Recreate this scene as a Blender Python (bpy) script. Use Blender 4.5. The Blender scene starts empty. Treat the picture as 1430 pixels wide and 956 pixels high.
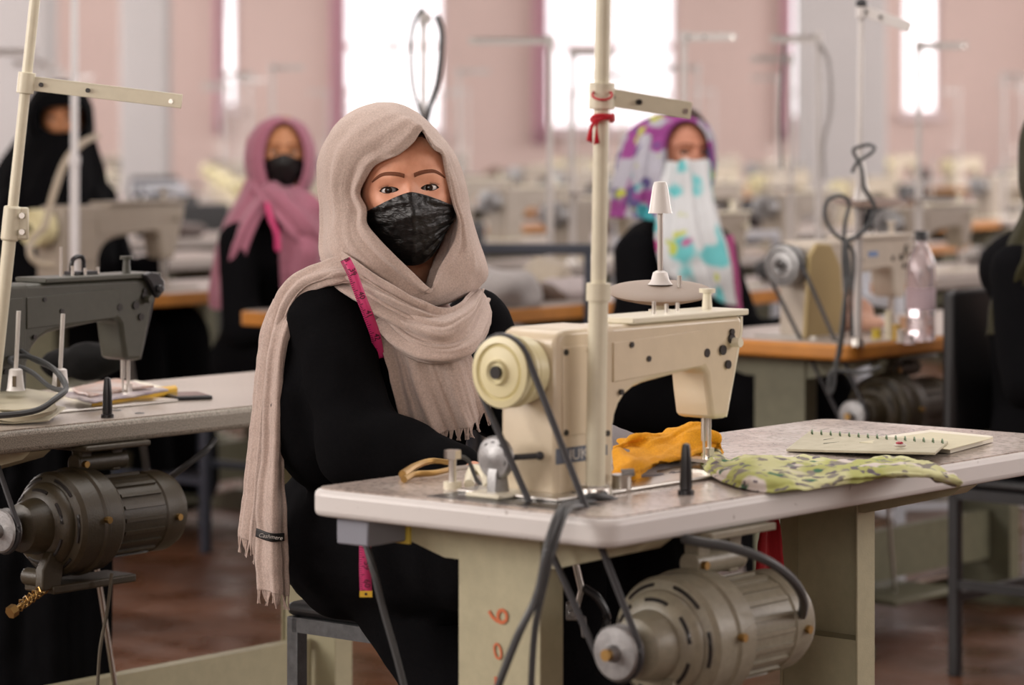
import bpy, bmesh, math, random
import numpy as np
from mathutils import Vector, Matrix, Euler, noise as mnoise
random.seed(7)
rng = np.random.RandomState(5)
sc = bpy.context.scene
COL = sc.collection
PI = math.pi
R = math.radians

# ------------------------------------------------------------------ camera
FPX, HYP, CH = 4204.0, 173.0, 1.26          # focal length in px, horizon row, camera height
cam = bpy.data.cameras.new('camera'); camo = bpy.data.objects.new('camera', cam); COL.objects.link(camo)
camo.location = (0, 0, CH); camo.rotation_euler = (R(90), 0, 0)
cam.sensor_width = 36; cam.lens = FPX/1430*36; cam.shift_y = -(478-HYP)/1430
cam.clip_start = .1; cam.clip_end = 200
cam.dof.use_dof = True; cam.dof.focus_distance = 4.80; cam.dof.aperture_fstop = 3.6
sc.camera = camo
sc.view_settings.view_transform = 'Standard'; sc.view_settings.look = 'None'
sc.view_settings.gamma = 1; sc.view_settings.use_curve_mapping = False
sc.view_settings.exposure = 0.0
# ------------------------------------------------------------------ world (bright hazy sky seen through the far windows)
wd = bpy.data.worlds.new('world'); sc.world = wd; wd.use_nodes = True
bg = wd.node_tree.nodes['Background']; bg.inputs[0].default_value = (1, .93, .95, 1); bg.inputs[1].default_value = 2
# ------------------------------------------------------------------ added fill area lights along the plain side and rear walls, and overhead
def area(name, loc, rot, sx, sy, power, col):
    l = bpy.data.lights.new(name, 'AREA'); l.shape = 'RECTANGLE'; l.size = sx; l.size_y = sy
    l.energy = power; l.color = col
    o = bpy.data.objects.new(name, l); COL.objects.link(o); o.location = loc; o.rotation_euler = rot
    return o
area('window_daylight', (-5.4, 3.4, 2.5), (R(70), 0, R(-90)), 4.5, 1.6, 260, (1, .93, .88))
area('window_daylight', (5.8, 4.5, 2.4), (R(75), 0, R(90)), 5.0, 1.6, 150, (1, .93, .9))
area('window_daylight', (-5.9, 20, 2.2), (R(90), 0, R(-90)), 16, 1.9, 640, (1, .95, .935))  # added pair of fills that brighten the far wall
area('window_daylight', (6.3, 20, 2.2), (R(90), 0, R(90)), 16, 1.9, 640, (1, .95, .935))
area('window_daylight', (-1.5, -3.6, 2.4), (R(78), 0, R(-8)), 4, 1.6, 120, (1, .92, .85))  # added behind the camera to light the face from the front
area('ceiling_daylight', (0.2, 6.2, 3.4), (0, 0, 0), 3, 3, 90, (1, .96, .92))  # added overhead fill below the closed ceiling
area('ceiling_daylight', (0.0, 16.0, 3.4), (0, 0, 0), 5, 12, 130, (1, .95, .94))

# ------------------------------------------------------------------ placing helpers
def at(px, py, Y):
    return Vector(((px-715)*Y/FPX, Y, CH-(py-HYP)*Y/FPX))
def tb(px, py, z=.75):
    Y = FPX*(CH-z)/(py-HYP)
    return Vector(((px-715)*Y/FPX, Y, z))
ANG = math.atan2(.768, .64)
O0 = Vector((.125, 3.885, 0)); UX = Vector((math.cos(ANG), math.sin(ANG), 0)); WX = Vector((-math.sin(ANG), math.cos(ANG), 0))
def fr(u, w, z=0): return O0 + UX*u + WX*w + Vector((0, 0, z))   # row frame: u along the tables, w towards the operator

# ------------------------------------------------------------------ materials
MATS = {}
def mat(name, col, rough=.5, metal=0, bump=0, bscale=60, var=0, vscale=8, var2=None, spec=.5, trans=0, alpha=1, sss=0, sheen=0, coat=0, emis=None, stretch=None):
    if name in MATS: return MATS[name]
    m = bpy.data.materials.new(name); m.use_nodes = True; MATS[name] = m
    nt = m.node_tree; b = nt.nodes['Principled BSDF']
    b.inputs['Base Color'].default_value = (*col, 1); b.inputs['Roughness'].default_value = rough
    b.inputs['Metallic'].default_value = metal; b.inputs['Specular IOR Level'].default_value = spec
    b.inputs['Transmission Weight'].default_value = trans; b.inputs['Alpha'].default_value = alpha
    b.inputs['Sheen Weight'].default_value = sheen; b.inputs['Coat Weight'].default_value = coat
    if sss:
        b.inputs['Subsurface Weight'].default_value = sss; b.inputs['Subsurface Radius'].default_value = (.9, .35, .2); b.inputs['Subsurface Scale'].default_value = .008
    if emis: b.inputs['Emission Color'].default_value = (*emis[0], 1); b.inputs['Emission Strength'].default_value = emis[1]
    if var or bump:
        tc = nt.nodes.new('ShaderNodeTexCoord'); mp = nt.nodes.new('ShaderNodeMapping'); nt.links.new(tc.outputs['Object'], mp.inputs[0])
        if stretch: mp.inputs['Scale'].default_value = stretch
    if var:
        n = nt.nodes.new('ShaderNodeTexNoise'); n.inputs['Scale'].default_value = vscale; n.inputs['Detail'].default_value = 6; n.inputs['Roughness'].default_value = .65
        nt.links.new(mp.outputs[0], n.inputs['Vector'])
        mx = nt.nodes.new('ShaderNodeMix'); mx.data_type = 'RGBA'
        c2 = var2 or tuple(c*(1-var) for c in col)
        rp = nt.nodes.new('ShaderNodeValToRGB'); rp.color_ramp.elements[0].position = .35; rp.color_ramp.elements[1].position = .68
        nt.links.new(n.outputs['Fac'], rp.inputs[0]); nt.links.new(rp.outputs[0], mx.inputs['Factor'])
        mx.inputs['A'].default_value = (*c2, 1); mx.inputs['B'].default_value = (*col, 1)
        nt.links.new(mx.outputs['Result'], b.inputs['Base Color'])
    if bump:
        n = nt.nodes.new('ShaderNodeTexNoise'); n.inputs['Scale'].default_value = bscale; n.inputs['Detail'].default_value = 3
        nt.links.new(mp.outputs[0], n.inputs['Vector'])
        bp = nt.nodes.new('ShaderNodeBump'); bp.inputs['Strength'].default_value = bump; bp.inputs['Distance'].default_value = .002
        nt.links.new(n.outputs['Fac'], bp.inputs['Height']); nt.links.new(bp.outputs[0], b.inputs['Normal'])
    return m
def speckle(name, base, dark, scale, lo, hi, rough, gloss_var=False, stain=None):
    m = bpy.data.materials.new(name); m.use_nodes = True; MATS[name] = m; nt = m.node_tree; b = nt.nodes['Principled BSDF']
    tc = nt.nodes.new('ShaderNodeTexCoord'); n = nt.nodes.new('ShaderNodeTexNoise'); n.inputs['Scale'].default_value = scale; n.inputs['Detail'].default_value = 3
    nt.links.new(tc.outputs['Object'], n.inputs['Vector'])
    rp = nt.nodes.new('ShaderNodeValToRGB'); rp.color_ramp.elements[0].position = lo; rp.color_ramp.elements[1].position = hi
    rp.color_ramp.elements[0].color = (*dark, 1); rp.color_ramp.elements[1].color = (*base, 1)
    nt.links.new(n.outputs['Fac'], rp.inputs[0]); out = rp.outputs[0]
    if stain:
        n2 = nt.nodes.new('ShaderNodeTexNoise'); n2.inputs['Scale'].default_value = 7; n2.inputs['Detail'].default_value = 8
        nt.links.new(tc.outputs['Object'], n2.inputs['Vector'])
        r2 = nt.nodes.new('ShaderNodeValToRGB'); r2.color_ramp.elements[0].position = .42; r2.color_ramp.elements[1].position = .6
        mx = nt.nodes.new('ShaderNodeMix'); mx.data_type = 'RGBA'; mx.blend_type = 'MULTIPLY'; mx.inputs['B'].default_value = (*stain, 1)
        nt.links.new(n2.outputs['Fac'], r2.inputs[0]); nt.links.new(r2.outputs[0], mx.inputs['Factor']); nt.links.new(out, mx.inputs['A']); out = mx.outputs['Result']
    nt.links.new(out, b.inputs['Base Color']); b.inputs['Roughness'].default_value = rough
    return m
def cloth(name, col, col2=None, weave=900, rough=.9, bump=.35, sheen=.25, var=.12, spec=.2):
    m = mat(name, col, rough, bump=bump, bscale=weave, var=var, vscale=weave*.4, var2=col2, sheen=sheen, spec=spec)
    return m
cream = mat('cream_enamel', (.68, .58, .42), .32, var=.06, vscale=30, coat=.2)
cream2 = mat('cream_enamel_pale', (.74, .70, .55), .35, coat=.2)
wheel_cream = mat('wheel_cream', (.72, .66, .40), .35)
pole_white = mat('pole_paint', (.72, .68, .52), .35, var=.1, vscale=20)
pole_grey = mat('pole_grey_paint', (.55, .52, .50), .4)
green_grey = mat('grey_green_enamel', (.048, .048, .034), .42, bump=.15, bscale=500, var=.15, vscale=60)
khaki = mat('khaki_enamel', (.36, .27, .12), .45)
gray_enamel = mat('grey_cream_enamel', (.36, .31, .25), .45, var=.1, vscale=25)
gray_enamel2 = mat('warm_grey_enamel', (.47, .41, .34), .45, var=.1, vscale=25)
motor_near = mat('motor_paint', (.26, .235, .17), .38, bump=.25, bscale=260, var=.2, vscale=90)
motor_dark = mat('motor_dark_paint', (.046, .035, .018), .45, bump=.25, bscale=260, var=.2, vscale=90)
leg_paint = mat('stand_paint', (.44, .41, .27), .5, bump=.2, bscale=400, var=.12, vscale=40)
leg_paint2 = mat('stand_green_paint', (.17, .17, .11), .5, var=.2, vscale=30)
steel = mat('steel', (.62, .60, .56), .28, 1)
alu = mat('cast_aluminium', (.36, .36, .36), .45, .8, bump=.2, bscale=300, var=.3, vscale=60)
brass = mat('brass', (.40, .25, .09), .42, 1)
black_plastic = mat('black_plastic', (.012, .012, .014), .32)
black_rubber = mat('black_rubber', (.03, .03, .033), .5)
grey_cable = mat('grey_cable', (.055, .058, .06), .5)
screw_black = mat('screw_black', (.015, .013, .012), .35)
dark_metal = mat('dark_chair_metal', (.028, .03, .033), .4, var=.3, vscale=30)
grey_metal = mat('chair_grey_metal', (.12, .125, .13), .42, .3, var=.4, vscale=50)
blue_metal = mat('navy_chair_metal', (.03, .035, .05), .4)
light_metal = mat('light_chair_metal', (.55, .57, .62), .35)
black_seat = mat('black_vinyl', (.008, .008, .009), .45)
top_main = speckle('tabletop_worn_laminate', (.60, .53, .48), (.34, .30, .27), 110, .34, .52, .20, stain=(.72, .68, .66))
top_left = speckle('tabletop_speckled_laminate', (.56, .48, .41), (.10, .09, .075), 620, .40, .56, .3)
edge_main = speckle('table_edge_white', (.66, .64, .62), (.30, .26, .24), 60, .27, .33, .4)
edge_left = speckle('table_edge_speckled', (.38, .34, .28), (.07, .065, .05), 700, .40, .55, .45)
top_far = mat('tabletop_pale_laminate', (.40, .34, .30), .3, var=.15, vscale=12)
edge_orange = mat('table_edge_orange_wood', (.55, .22, .035), .45, var=.25, vscale=10)
under_wood = mat('table_underside', (.14, .11, .08), .8)
pink_wall = mat('pink_wall_plaster', (.66, .52, .475), .9, var=.07, vscale=.7)
grey_wall = mat('grey_pillar_plaster', (.47, .455, .45), .9, var=.05, vscale=1)
white_ceiling = mat('ceiling_plaster', (.72, .66, .64), .9)
curtain_m = mat('pink_curtain', (.80, .50, .58), .9)
frame_white = mat('window_frame_paint', (.72, .60, .60), .5)

# ------------------------------------------------------------------ mesh builder
class MB:
    def __init__(s): s.v = []; s.f = []
    def add(s, vs, fs, M=None):
        o = len(s.v)
        for p in vs: s.v.append(tuple(M @ Vector(p)) if M else tuple(p))
        for f in fs: s.f.append(tuple(i+o for i in f))
        return s
    def box(s, x0, x1, y0, y1, z0, z1, M=None):
        return s.add([(x0,y0,z0),(x1,y0,z0),(x1,y1,z0),(x0,y1,z0),(x0,y0,z1),(x1,y0,z1),(x1,y1,z1),(x0,y1,z1)],
                     [(0,3,2,1),(4,5,6,7),(0,1,5,4),(1,2,6,5),(2,3,7,6),(3,0,4,7)], M)
    def prism(s, prof, y0, y1, M=None):          # prof in x,z, extruded along y
        n = len(prof)
        vs = [(x, y0, z) for x, z in prof] + [(x, y1, z) for x, z in prof]
        fs = [tuple(range(n)), tuple(range(2*n-1, n-1, -1))] + [(i, n+i, n+(i+1) % n, (i+1) % n) for i in range(n)]
        return s.add(vs, fs, M)
    def lathe(s, prof, M=None, n=32, cap=True):  # prof: (r, h) about z
        vs = []; fs = []
        for r, h in prof:
            for k in range(n): a = 2*PI*k/n; vs.append((r*math.cos(a), r*math.sin(a), h))
        for i in range(len(prof)-1):
            for k in range(n): k2 = (k+1) % n; fs.append((i*n+k, i*n+k2, (i+1)*n+k2, (i+1)*n+k))
        if cap: fs.append(tuple(range(n-1, -1, -1))); fs.append(tuple((len(prof)-1)*n+k for k in range(n)))
        return s.add(vs, fs, M)
    def cyl(s, p0, p1, r0, r1=None, n=16):
        p0 = Vector(p0); p1 = Vector(p1); d = p1-p0
        q = d.to_track_quat('Z', 'Y').to_matrix().to_4x4()
        return s.lathe([(r0, 0), (r1 if r1 is not None else r0, d.length)], Matrix.Translation(p0) @ q, n)
    def tube(s, pts, r, n=8, sub=6, closed=False):
        P = catmull([Vector(p) for p in pts], max(2, sub*(len(pts)-1)+1)) if sub > 1 else [Vector(p) for p in pts]
        rr = r if callable(r) else (lambda t: r)
        up = Vector((.13, .2, 1)).normalized(); vs = []; m = len(P)
        for i, p in enumerate(P):
            t = (P[min(i+1, m-1)]-P[max(i-1, 0)]).normalized()
            a = t.cross(up)
            if a.length < 1e-4: a = t.orthogonal()
            a.normalize(); b = a.cross(t); up = -b if False else up
            q = rr(i/(m-1))
            for k in range(n): an = 2*PI*k/n; vs.append(p+a*math.cos(an)*q+b*math.sin(an)*q)
        fs = [(i*n+k, i*n+(k+1) % n, (i+1)*n+(k+1) % n, (i+1)*n+k) for i in range(m-1) for k in range(n)]
        fs += [tuple(range(n-1, -1, -1)), tuple((m-1)*n+k for k in range(n))]
        return s.add(vs, fs)
    def sphere(s, c, r, n=20, m=12, M=None):
        r = (r, r, r) if not hasattr(r, '__len__') else r
        vs = [(c[0]+r[0]*math.sin(PI*j/m)*math.cos(2*PI*k/n), c[1]+r[1]*math.sin(PI*j/m)*math.sin(2*PI*k/n), c[2]+r[2]*math.cos(PI*j/m)) for j in range(m+1) for k in range(n)]
        fs = [(j*n+k, (j+1)*n+k, (j+1)*n+(k+1) % n, j*n+(k+1) % n) for j in range(m) for k in range(n)]
        return s.add(vs, fs, M)
    def mesh(s, name, mt, sharp=35):
        me = bpy.data.meshes.new(name); me.from_pydata(s.v, [], s.f); me.materials.append(mt)
        finish(me, sharp); return me
    def obj(s, name, mt, parent=None, bevel=0, sharp=35, seg=2):
        o = bpy.data.objects.new(name, s.mesh(name, mt, sharp)); COL.objects.link(o)
        if parent: o.parent = parent
        if bevel:
            b = o.modifiers.new('bevel', 'BEVEL'); b.width = bevel; b.segments = seg; b.limit_method = 'ANGLE'; b.angle_limit = R(40)
        return o
def finish(me, sharp=35):
    bm = bmesh.new(); bm.from_mesh(me); bmesh.ops.remove_doubles(bm, verts=bm.verts, dist=1e-6)
    bmesh.ops.recalc_face_normals(bm, faces=bm.faces); bm.to_mesh(me); bm.free()
    me.polygons.foreach_set('use_smooth', [True]*len(me.polygons)); me.set_sharp_from_angle(angle=R(sharp)); me.update()
def catmull(P, n):
    P = [Vector(p) for p in P]
    if len(P) == 2: return [P[0].lerp(P[1], i/(n-1)) for i in range(n)]
    Q = [P[0]*2-P[1]]+P+[P[-1]*2-P[-2]]; out = []
    for i in range(n):
        t = i/(n-1)*(len(P)-1); k = min(int(t), len(P)-2); f = t-k
        a, b, c, d = Q[k:k+4]
        out.append(.5*((2*b)+(c-a)*f+(2*a-5*b+4*c-d)*f*f+(3*b-a-3*c+d)*f**3))
    return out
def axx(loc=(0,0,0)):   # lathe axis z -> local +x
    return Matrix.Translation(loc) @ Matrix.Rotation(R(90), 4, 'Y')
def empty(name, loc, rz=0, label=None, cat=None, group=None):
    o = bpy.data.objects.new(name, None); COL.objects.link(o); o.location = loc; o.rotation_euler = (0, 0, rz); o.empty_display_size = .05
    return tag(o, label, cat, group)
def tag(o, label=None, cat=None, group=None, kind=None):
    if label: o['label'] = label
    if cat: o['category'] = cat
    if group: o['group'] = group
    if kind: o['kind'] = kind
    return o
def dup(root, loc, rz, label=None, group=None, skip=(), scale=None):
    r = root.copy(); COL.objects.link(r); r.location = loc; r.rotation_euler = (0, 0, rz)
    if scale: r.scale = (scale,)*3
    if label: r['label'] = label
    if group: r['group'] = group
    for ch in list(root.children):
        if ch.name.split('.')[0] in skip: continue
        c = ch.copy(); COL.objects.link(c); c.parent = r
        for g in ch.children:
            d = g.copy(); COL.objects.link(d); d.parent = c
    return r
def text(name, s, size, M, mt, parent=None, ext=.0004, font_shear=0):
    cu = bpy.data.curves.new(name, 'FONT'); cu.body = s; cu.size = size; cu.extrude = ext; cu.align_x = 'CENTER'; cu.align_y = 'CENTER'; cu.shear = font_shear
    cu.resolution_u = 3
    t = bpy.data.objects.new('tmp', cu); COL.objects.link(t)
    dg = bpy.context.evaluated_depsgraph_get(); me = bpy.data.meshes.new_from_object(t.evaluated_get(dg)); me.transform(M)
    bpy.data.objects.remove(t); me.materials.clear(); me.materials.append(mt)
    o = bpy.data.objects.new(name, me); COL.objects.link(o)
    if parent: o.parent = parent
    return o
def struct(name, mb, mt, parent=None, bevel=0):
    o = mb.obj(name, mt, parent, bevel)
    if not parent: o['kind'] = 'structure'
    return o

# ------------------------------------------------------------------ cloth surfaces
def nz(p, s=1.0): return mnoise.noise(Vector(p)*s)
def grid_mesh(P, name, mt, parent=None, thick=0, wrap=False, sharp=60, sub=0):
    nu, nv = P.shape[:2]
    idx = np.arange(nu*nv).reshape(nu, nv)
    fs = []
    for i in range(nu-1):
        for j in range(nv if wrap else nv-1):
            j2 = (j+1) % nv
            fs.append((int(idx[i, j]), int(idx[i+1, j]), int(idx[i+1, j2]), int(idx[i, j2])))
    me = bpy.data.meshes.new(name); me.from_pydata([tuple(p) for p in P.reshape(-1, 3)], [], fs); me.materials.append(mt)
    bm = bmesh.new(); bm.from_mesh(me); bmesh.ops.recalc_face_normals(bm, faces=bm.faces); bm.to_mesh(me); bm.free()
    me.polygons.foreach_set('use_smooth', [True]*len(me.polygons))
    o = bpy.data.objects.new(name, me); COL.objects.link(o)
    if parent: o.parent = parent
    if thick:
        m = o.modifiers.new('thickness', 'SOLIDIFY'); m.thickness = thick; m.offset = 0
    if sub:
        m = o.modifiers.new('sub', 'SUBSURF'); m.levels = sub; m.render_levels = sub
    return o
def grid_normals(P):
    du = np.gradient(P, axis=0); dv = np.gradient(P, axis=1)
    n = np.cross(du, dv); n /= (np.linalg.norm(n, axis=2, keepdims=True)+1e-9)
    return n
def loft(guides, nu, nv):
    G = [catmull(g, nu) for g in guides]
    P = np.zeros((nu, nv, 3))
    for i in range(nu):
        P[i] = np.array([tuple(p) for p in catmull([g[i] for g in G], nv)])
    return P
def pleat(x):    # soft folds: wide rounded ridges, narrow valleys
    s = np.sin(x); return np.sign(s)*np.abs(s)**.8*.75 + .25*np.sin(2.3*x+1.1)
LASTP = [None]
def band(guides, nu, nv, folds, name, mt, parent=None, thick=.003, noise_a=.0015, noise_s=22, toward=None, off=None, taper=0):
    P = loft(guides, nu, nv); n = grid_normals(P)
    if toward is not None:
        d = (n*np.array(toward)).sum(2, keepdims=True); n = np.where(d < 0, -n, n)
    u = np.linspace(0, 1, nu)[:, None]; v = np.linspace(0, 1, nv)[None, :]
    D = np.zeros((nu, nv))
    for (k, a, ph, skew, bend) in folds:      # k folds across v, running along u
        D += a*pleat(2*PI*(k*v + skew*u + bend*np.sin(PI*u)) + ph)
    for i in range(nu):
        for j in range(nv):
            p = P[i, j]; D[i, j] += noise_a*nz(p, noise_s)*1.6 + noise_a*.8*nz(p+7, noise_s*2.7)
    if off is not None: D += off(u, v)
    if taper: D = D*(1-np.clip((u-(1-taper))/taper, 0, 1)**1.5)
    P = P + n*D[:, :, None]; LASTP[0] = P
    return grid_mesh(P, name, mt, parent, thick)
def blob(pieces, name, mt, parent=None, voxel=.012, smooth=6, post=None):
    mb = MB()
    for p in pieces:
        if p[0] == 'c':
            _, a, ra, b, rb = p; a = Vector(a); b = Vector(b); d = b-a; L = d.length
            M = Matrix.Translation(a) @ d.to_track_quat('Z', 'Y').to_matrix().to_4x4()
            pr = [(max(1e-4, ra*math.cos(t)), ra*math.sin(t)) for t in np.linspace(-PI/2, 0, 6)]
            pr += [(max(1e-4, rb*math.cos(t)), L+rb*math.sin(t)) for t in np.linspace(0, PI/2, 6)]
            mb.lathe(pr, M, 20)
        else:
            _, c, r, e = p
            M = Matrix.Translation(Vector(c)) @ Euler(e).to_matrix().to_4x4()
            mb.sphere((0, 0, 0), r, 24, 16, M)
    me = mb.mesh('tmp', mt)
    o = bpy.data.objects.new('tmp', me); COL.objects.link(o)
    m = o.modifiers.new('r', 'REMESH'); m.mode = 'VOXEL'; m.voxel_size = voxel
    m = o.modifiers.new('s', 'SMOOTH'); m.factor = .5; m.iterations = smooth
    dg = bpy.context.evaluated_depsgraph_get(); me2 = bpy.data.meshes.new_from_object(o.evaluated_get(dg))
    bpy.data.objects.remove(o)
    if post:
        n = len(me2.vertices); co = np.zeros(n*3); me2.vertices.foreach_get('co', co); co = co.reshape(-1, 3)
        no = np.zeros(n*3); me2.vertices.foreach_get('normal', no); no = no.reshape(-1, 3)
        d = np.array([post(c) for c in co]); co += no*d[:, None]; me2.vertices.foreach_set('co', co.ravel()); me2.update()
    me2.materials.clear(); me2.materials.append(mt)
    me2.polygons.foreach_set('use_smooth', [True]*len(me2.polygons))
    o = bpy.data.objects.new(name, me2); COL.objects.link(o)
    if parent: o.parent = parent
    return o

# ================================================================== THE ROOM
YW = 30.0; SW = FPX/YW
def wx(px): return (px-715)/SW
def wz(py): return CH-(py-HYP)/SW
XL, XR, YB, HC = -6.6, 7.0, -4.2, 3.6
# floor: worn, polished terracotta coloured terrazzo
fm = bpy.data.materials.new('floor_polished_terracotta'); fm.use_nodes = True; nt = fm.node_tree; b = nt.nodes['Principled BSDF']
tc = nt.nodes.new('ShaderNodeTexCoord'); n1 = nt.nodes.new('ShaderNodeTexNoise'); n1.inputs['Scale'].default_value = 2.2; n1.inputs['Detail'].default_value = 8
r1 = nt.nodes.new('ShaderNodeValToRGB'); r1.color_ramp.elements[0].color = (.040, .015, .006, 1); r1.color_ramp.elements[1].color = (.12, .045, .018, 1)
r1.color_ramp.elements[0].position = .3; r1.color_ramp.elements[1].position = .7
nt.links.new(tc.outputs['Object'], n1.inputs['Vector']); nt.links.new(n1.outputs['Fac'], r1.inputs[0]); nt.links.new(r1.outputs[0], b.inputs['Base Color'])
n2 = nt.nodes.new('ShaderNodeTexNoise'); n2.inputs['Scale'].default_value = 5; n2.inputs['Detail'].default_value = 5
r2 = nt.nodes.new('ShaderNodeMapRange'); r2.inputs[1].default_value = .35; r2.inputs[2].default_value = .65; r2.inputs[3].default_value = .2; r2.inputs[4].default_value = .5
nt.links.new(tc.outputs['Object'], n2.inputs['Vector']); nt.links.new(n2.outputs['Fac'], r2.inputs[0]); nt.links.new(r2.outputs[0], b.inputs['Roughness'])
bp = nt.nodes.new('ShaderNodeBump'); bp.inputs['Strength'].default_value = .15; bp.inputs['Distance'].default_value = .01; nt.links.new(n2.outputs['Fac'], bp.inputs['Height']); nt.links.new(bp.outputs[0], b.inputs['Normal'])
struct('floor', MB().box(XL-.2, XR+.2, YB-.2, YW+.3, -.2, 0), fm)
struct('ceiling', MB().box(XL-.2, XR+.2, YB-.2, YW+.3, HC, HC+.2), white_ceiling)
def wall_plain(name, x0, x1, y0, y1): struct(name, MB().box(x0, x1, y0, y1, 0, HC), pink_wall)
wall_plain('wall_left', XL-.2, XL, YB-.2, YW+.3); wall_plain('wall_right', XR, XR+.2, YB-.2, YW+.3); wall_plain('wall_front', XL, XR, YB-.2, YB)
# far wall with its window openings
wins = [(308, 333, 152), (476, 622, 186), (756, 946, 182), (1093, 1134, 168), (1258, 1314, 160)]
ZT = 3.05
mb = MB(); x = XL
for (a, b_, py) in wins:
    mb.box(x, wx(a), YW, YW+.25, 0, HC); mb.box(wx(a), wx(b_), YW, YW+.25, 0, wz(py)); mb.box(wx(a), wx(b_), YW, YW+.25, ZT, HC); x = wx(b_)
mb.box(x, XR, YW, YW+.25, 0, HC)
struct('wall_back', mb, pink_wall)
gl = bpy.data.materials.new('window_glass'); gl.use_nodes = True; nt = gl.node_tree; nt.nodes.clear()
o_ = nt.nodes.new('ShaderNodeOutputMaterial'); t_ = nt.nodes.new('ShaderNodeBsdfTransparent'); g_ = nt.nodes.new('ShaderNodeBsdfGlossy'); g_.inputs['Roughness'].default_value = .05
mx = nt.nodes.new('ShaderNodeMixShader'); mx.inputs[0].default_value = .06; nt.links.new(t_.outputs[0], mx.inputs[1]); nt.links.new(g_.outputs[0], mx.inputs[2]); nt.links.new(mx.outputs[0], o_.inputs[0])
for i, (a, b_, py) in enumerate(wins):
    x0, x1, z0, z1 = wx(a), wx(b_), wz(py), ZT
    wroot = bpy.data.objects.new('window_%d' % (i+1), None); COL.objects.link(wroot); wroot.location = ((x0+x1)/2, YW+.1, z0); wroot['kind'] = 'structure'
    L = (x1-x0)/2; H = z1-z0; f = .045
    MB().box(-L, -L+f, -.04, .04, 0, H).box(L-f, L, -.04, .04, 0, H).box(-L+f, L-f, -.04, .04, 0, f).box(-L+f, L-f, -.04, .04, H-f, H).obj('window_frame', frame_white, wroot)
    if L > .3:
        MB().box(-.025, .025, -.03, .03, f, H-f).obj('mullion', frame_white, wroot)
        MB().box(-L+f, L-f, -.028, .028, wz(65)-z0-.03, wz(65)-z0+.03).obj('transom', frame_white, wroot)
    MB().box(-L+f, L-f, -.004, .004, f, H-f).obj('pane', gl, wroot)
    MB().box(-L-.03, L+.03, -.2, .0, -.05, 0).obj('window_sill', frame_white, wroot)
# pink curtains drawn to the window sides
def curtain(pxa, pxb, zb, label):
    xs = np.linspace(wx(pxa), wx(pxb), 40); zs = np.linspace(zb, 3.15, 8); P = np.zeros((8, 40, 3))
    for i, z in enumerate(zs):
        P[i, :, 0] = xs; P[i, :, 1] = YW-.12+.03*np.sin(np.arange(40)*1.25)*(1-.3*i/8); P[i, :, 2] = z
    o = grid_mesh(P, 'curtain', curtain_m, None, .006); tag(o, label, 'curtain')
curtain(462, 482, 1.05, 'pink curtain gathered at the left side of the tall window behind the beige headscarf')
curtain(744, 764, 1.05, 'pink curtain gathered at the left side of the wide window behind the red ribbon')
curtain(1090, 1104, 1.10, 'pink curtain beside the narrow window left of the pale pillar')
curtain(300, 310, 1.15, 'pink curtain beside the slim window at the far left')
# pale pillars in the hall
def pillar(px0, px1, Y, n):
    s = FPX/Y; struct('pillar_%d' % n, MB().box((px0-715)/s, (px1-715)/s, Y, Y+(px1-px0)/s, 0, HC), grey_wall, bevel=.01)
pillar(168, 232, 24, 1); pillar(1122, 1238, 21, 2); pillar(-60, 62, 20, 3)
struct('trim_1', MB().box(XL, XR, YW-.02, YW, 0, .12), frame_white)
# added ceiling tube lamps, out of view, for light from above
for (x, y) in [(-2.2, 4), (2.2, 4), (-2.2, 10), (2.2, 10), (-2.2, 17), (2.2, 17), (-2.2, 24), (2.2, 24)]:
    e = empty('ceiling_lamp', (x, y, HC-.1), 0, 'white tube lamp on the ceiling, %s one of the %s line' % ({4: 'nearest', 10: 'second', 17: 'third', 24: 'farthest'}[y], 'left' if x < 0 else 'right'), 'lamp', 'tube lamps on the ceiling')
    MB().box(-.65, .65, -.05, .05, .05, .1).obj('lamp_housing', frame_white, e, .005)
    MB().cyl((-.6, 0, .03), (.6, 0, .03), .013).obj('tube', mat('lamp_tube', (.9, .9, .9), .4, emis=((1, .96, .92), 3)), e)

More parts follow.
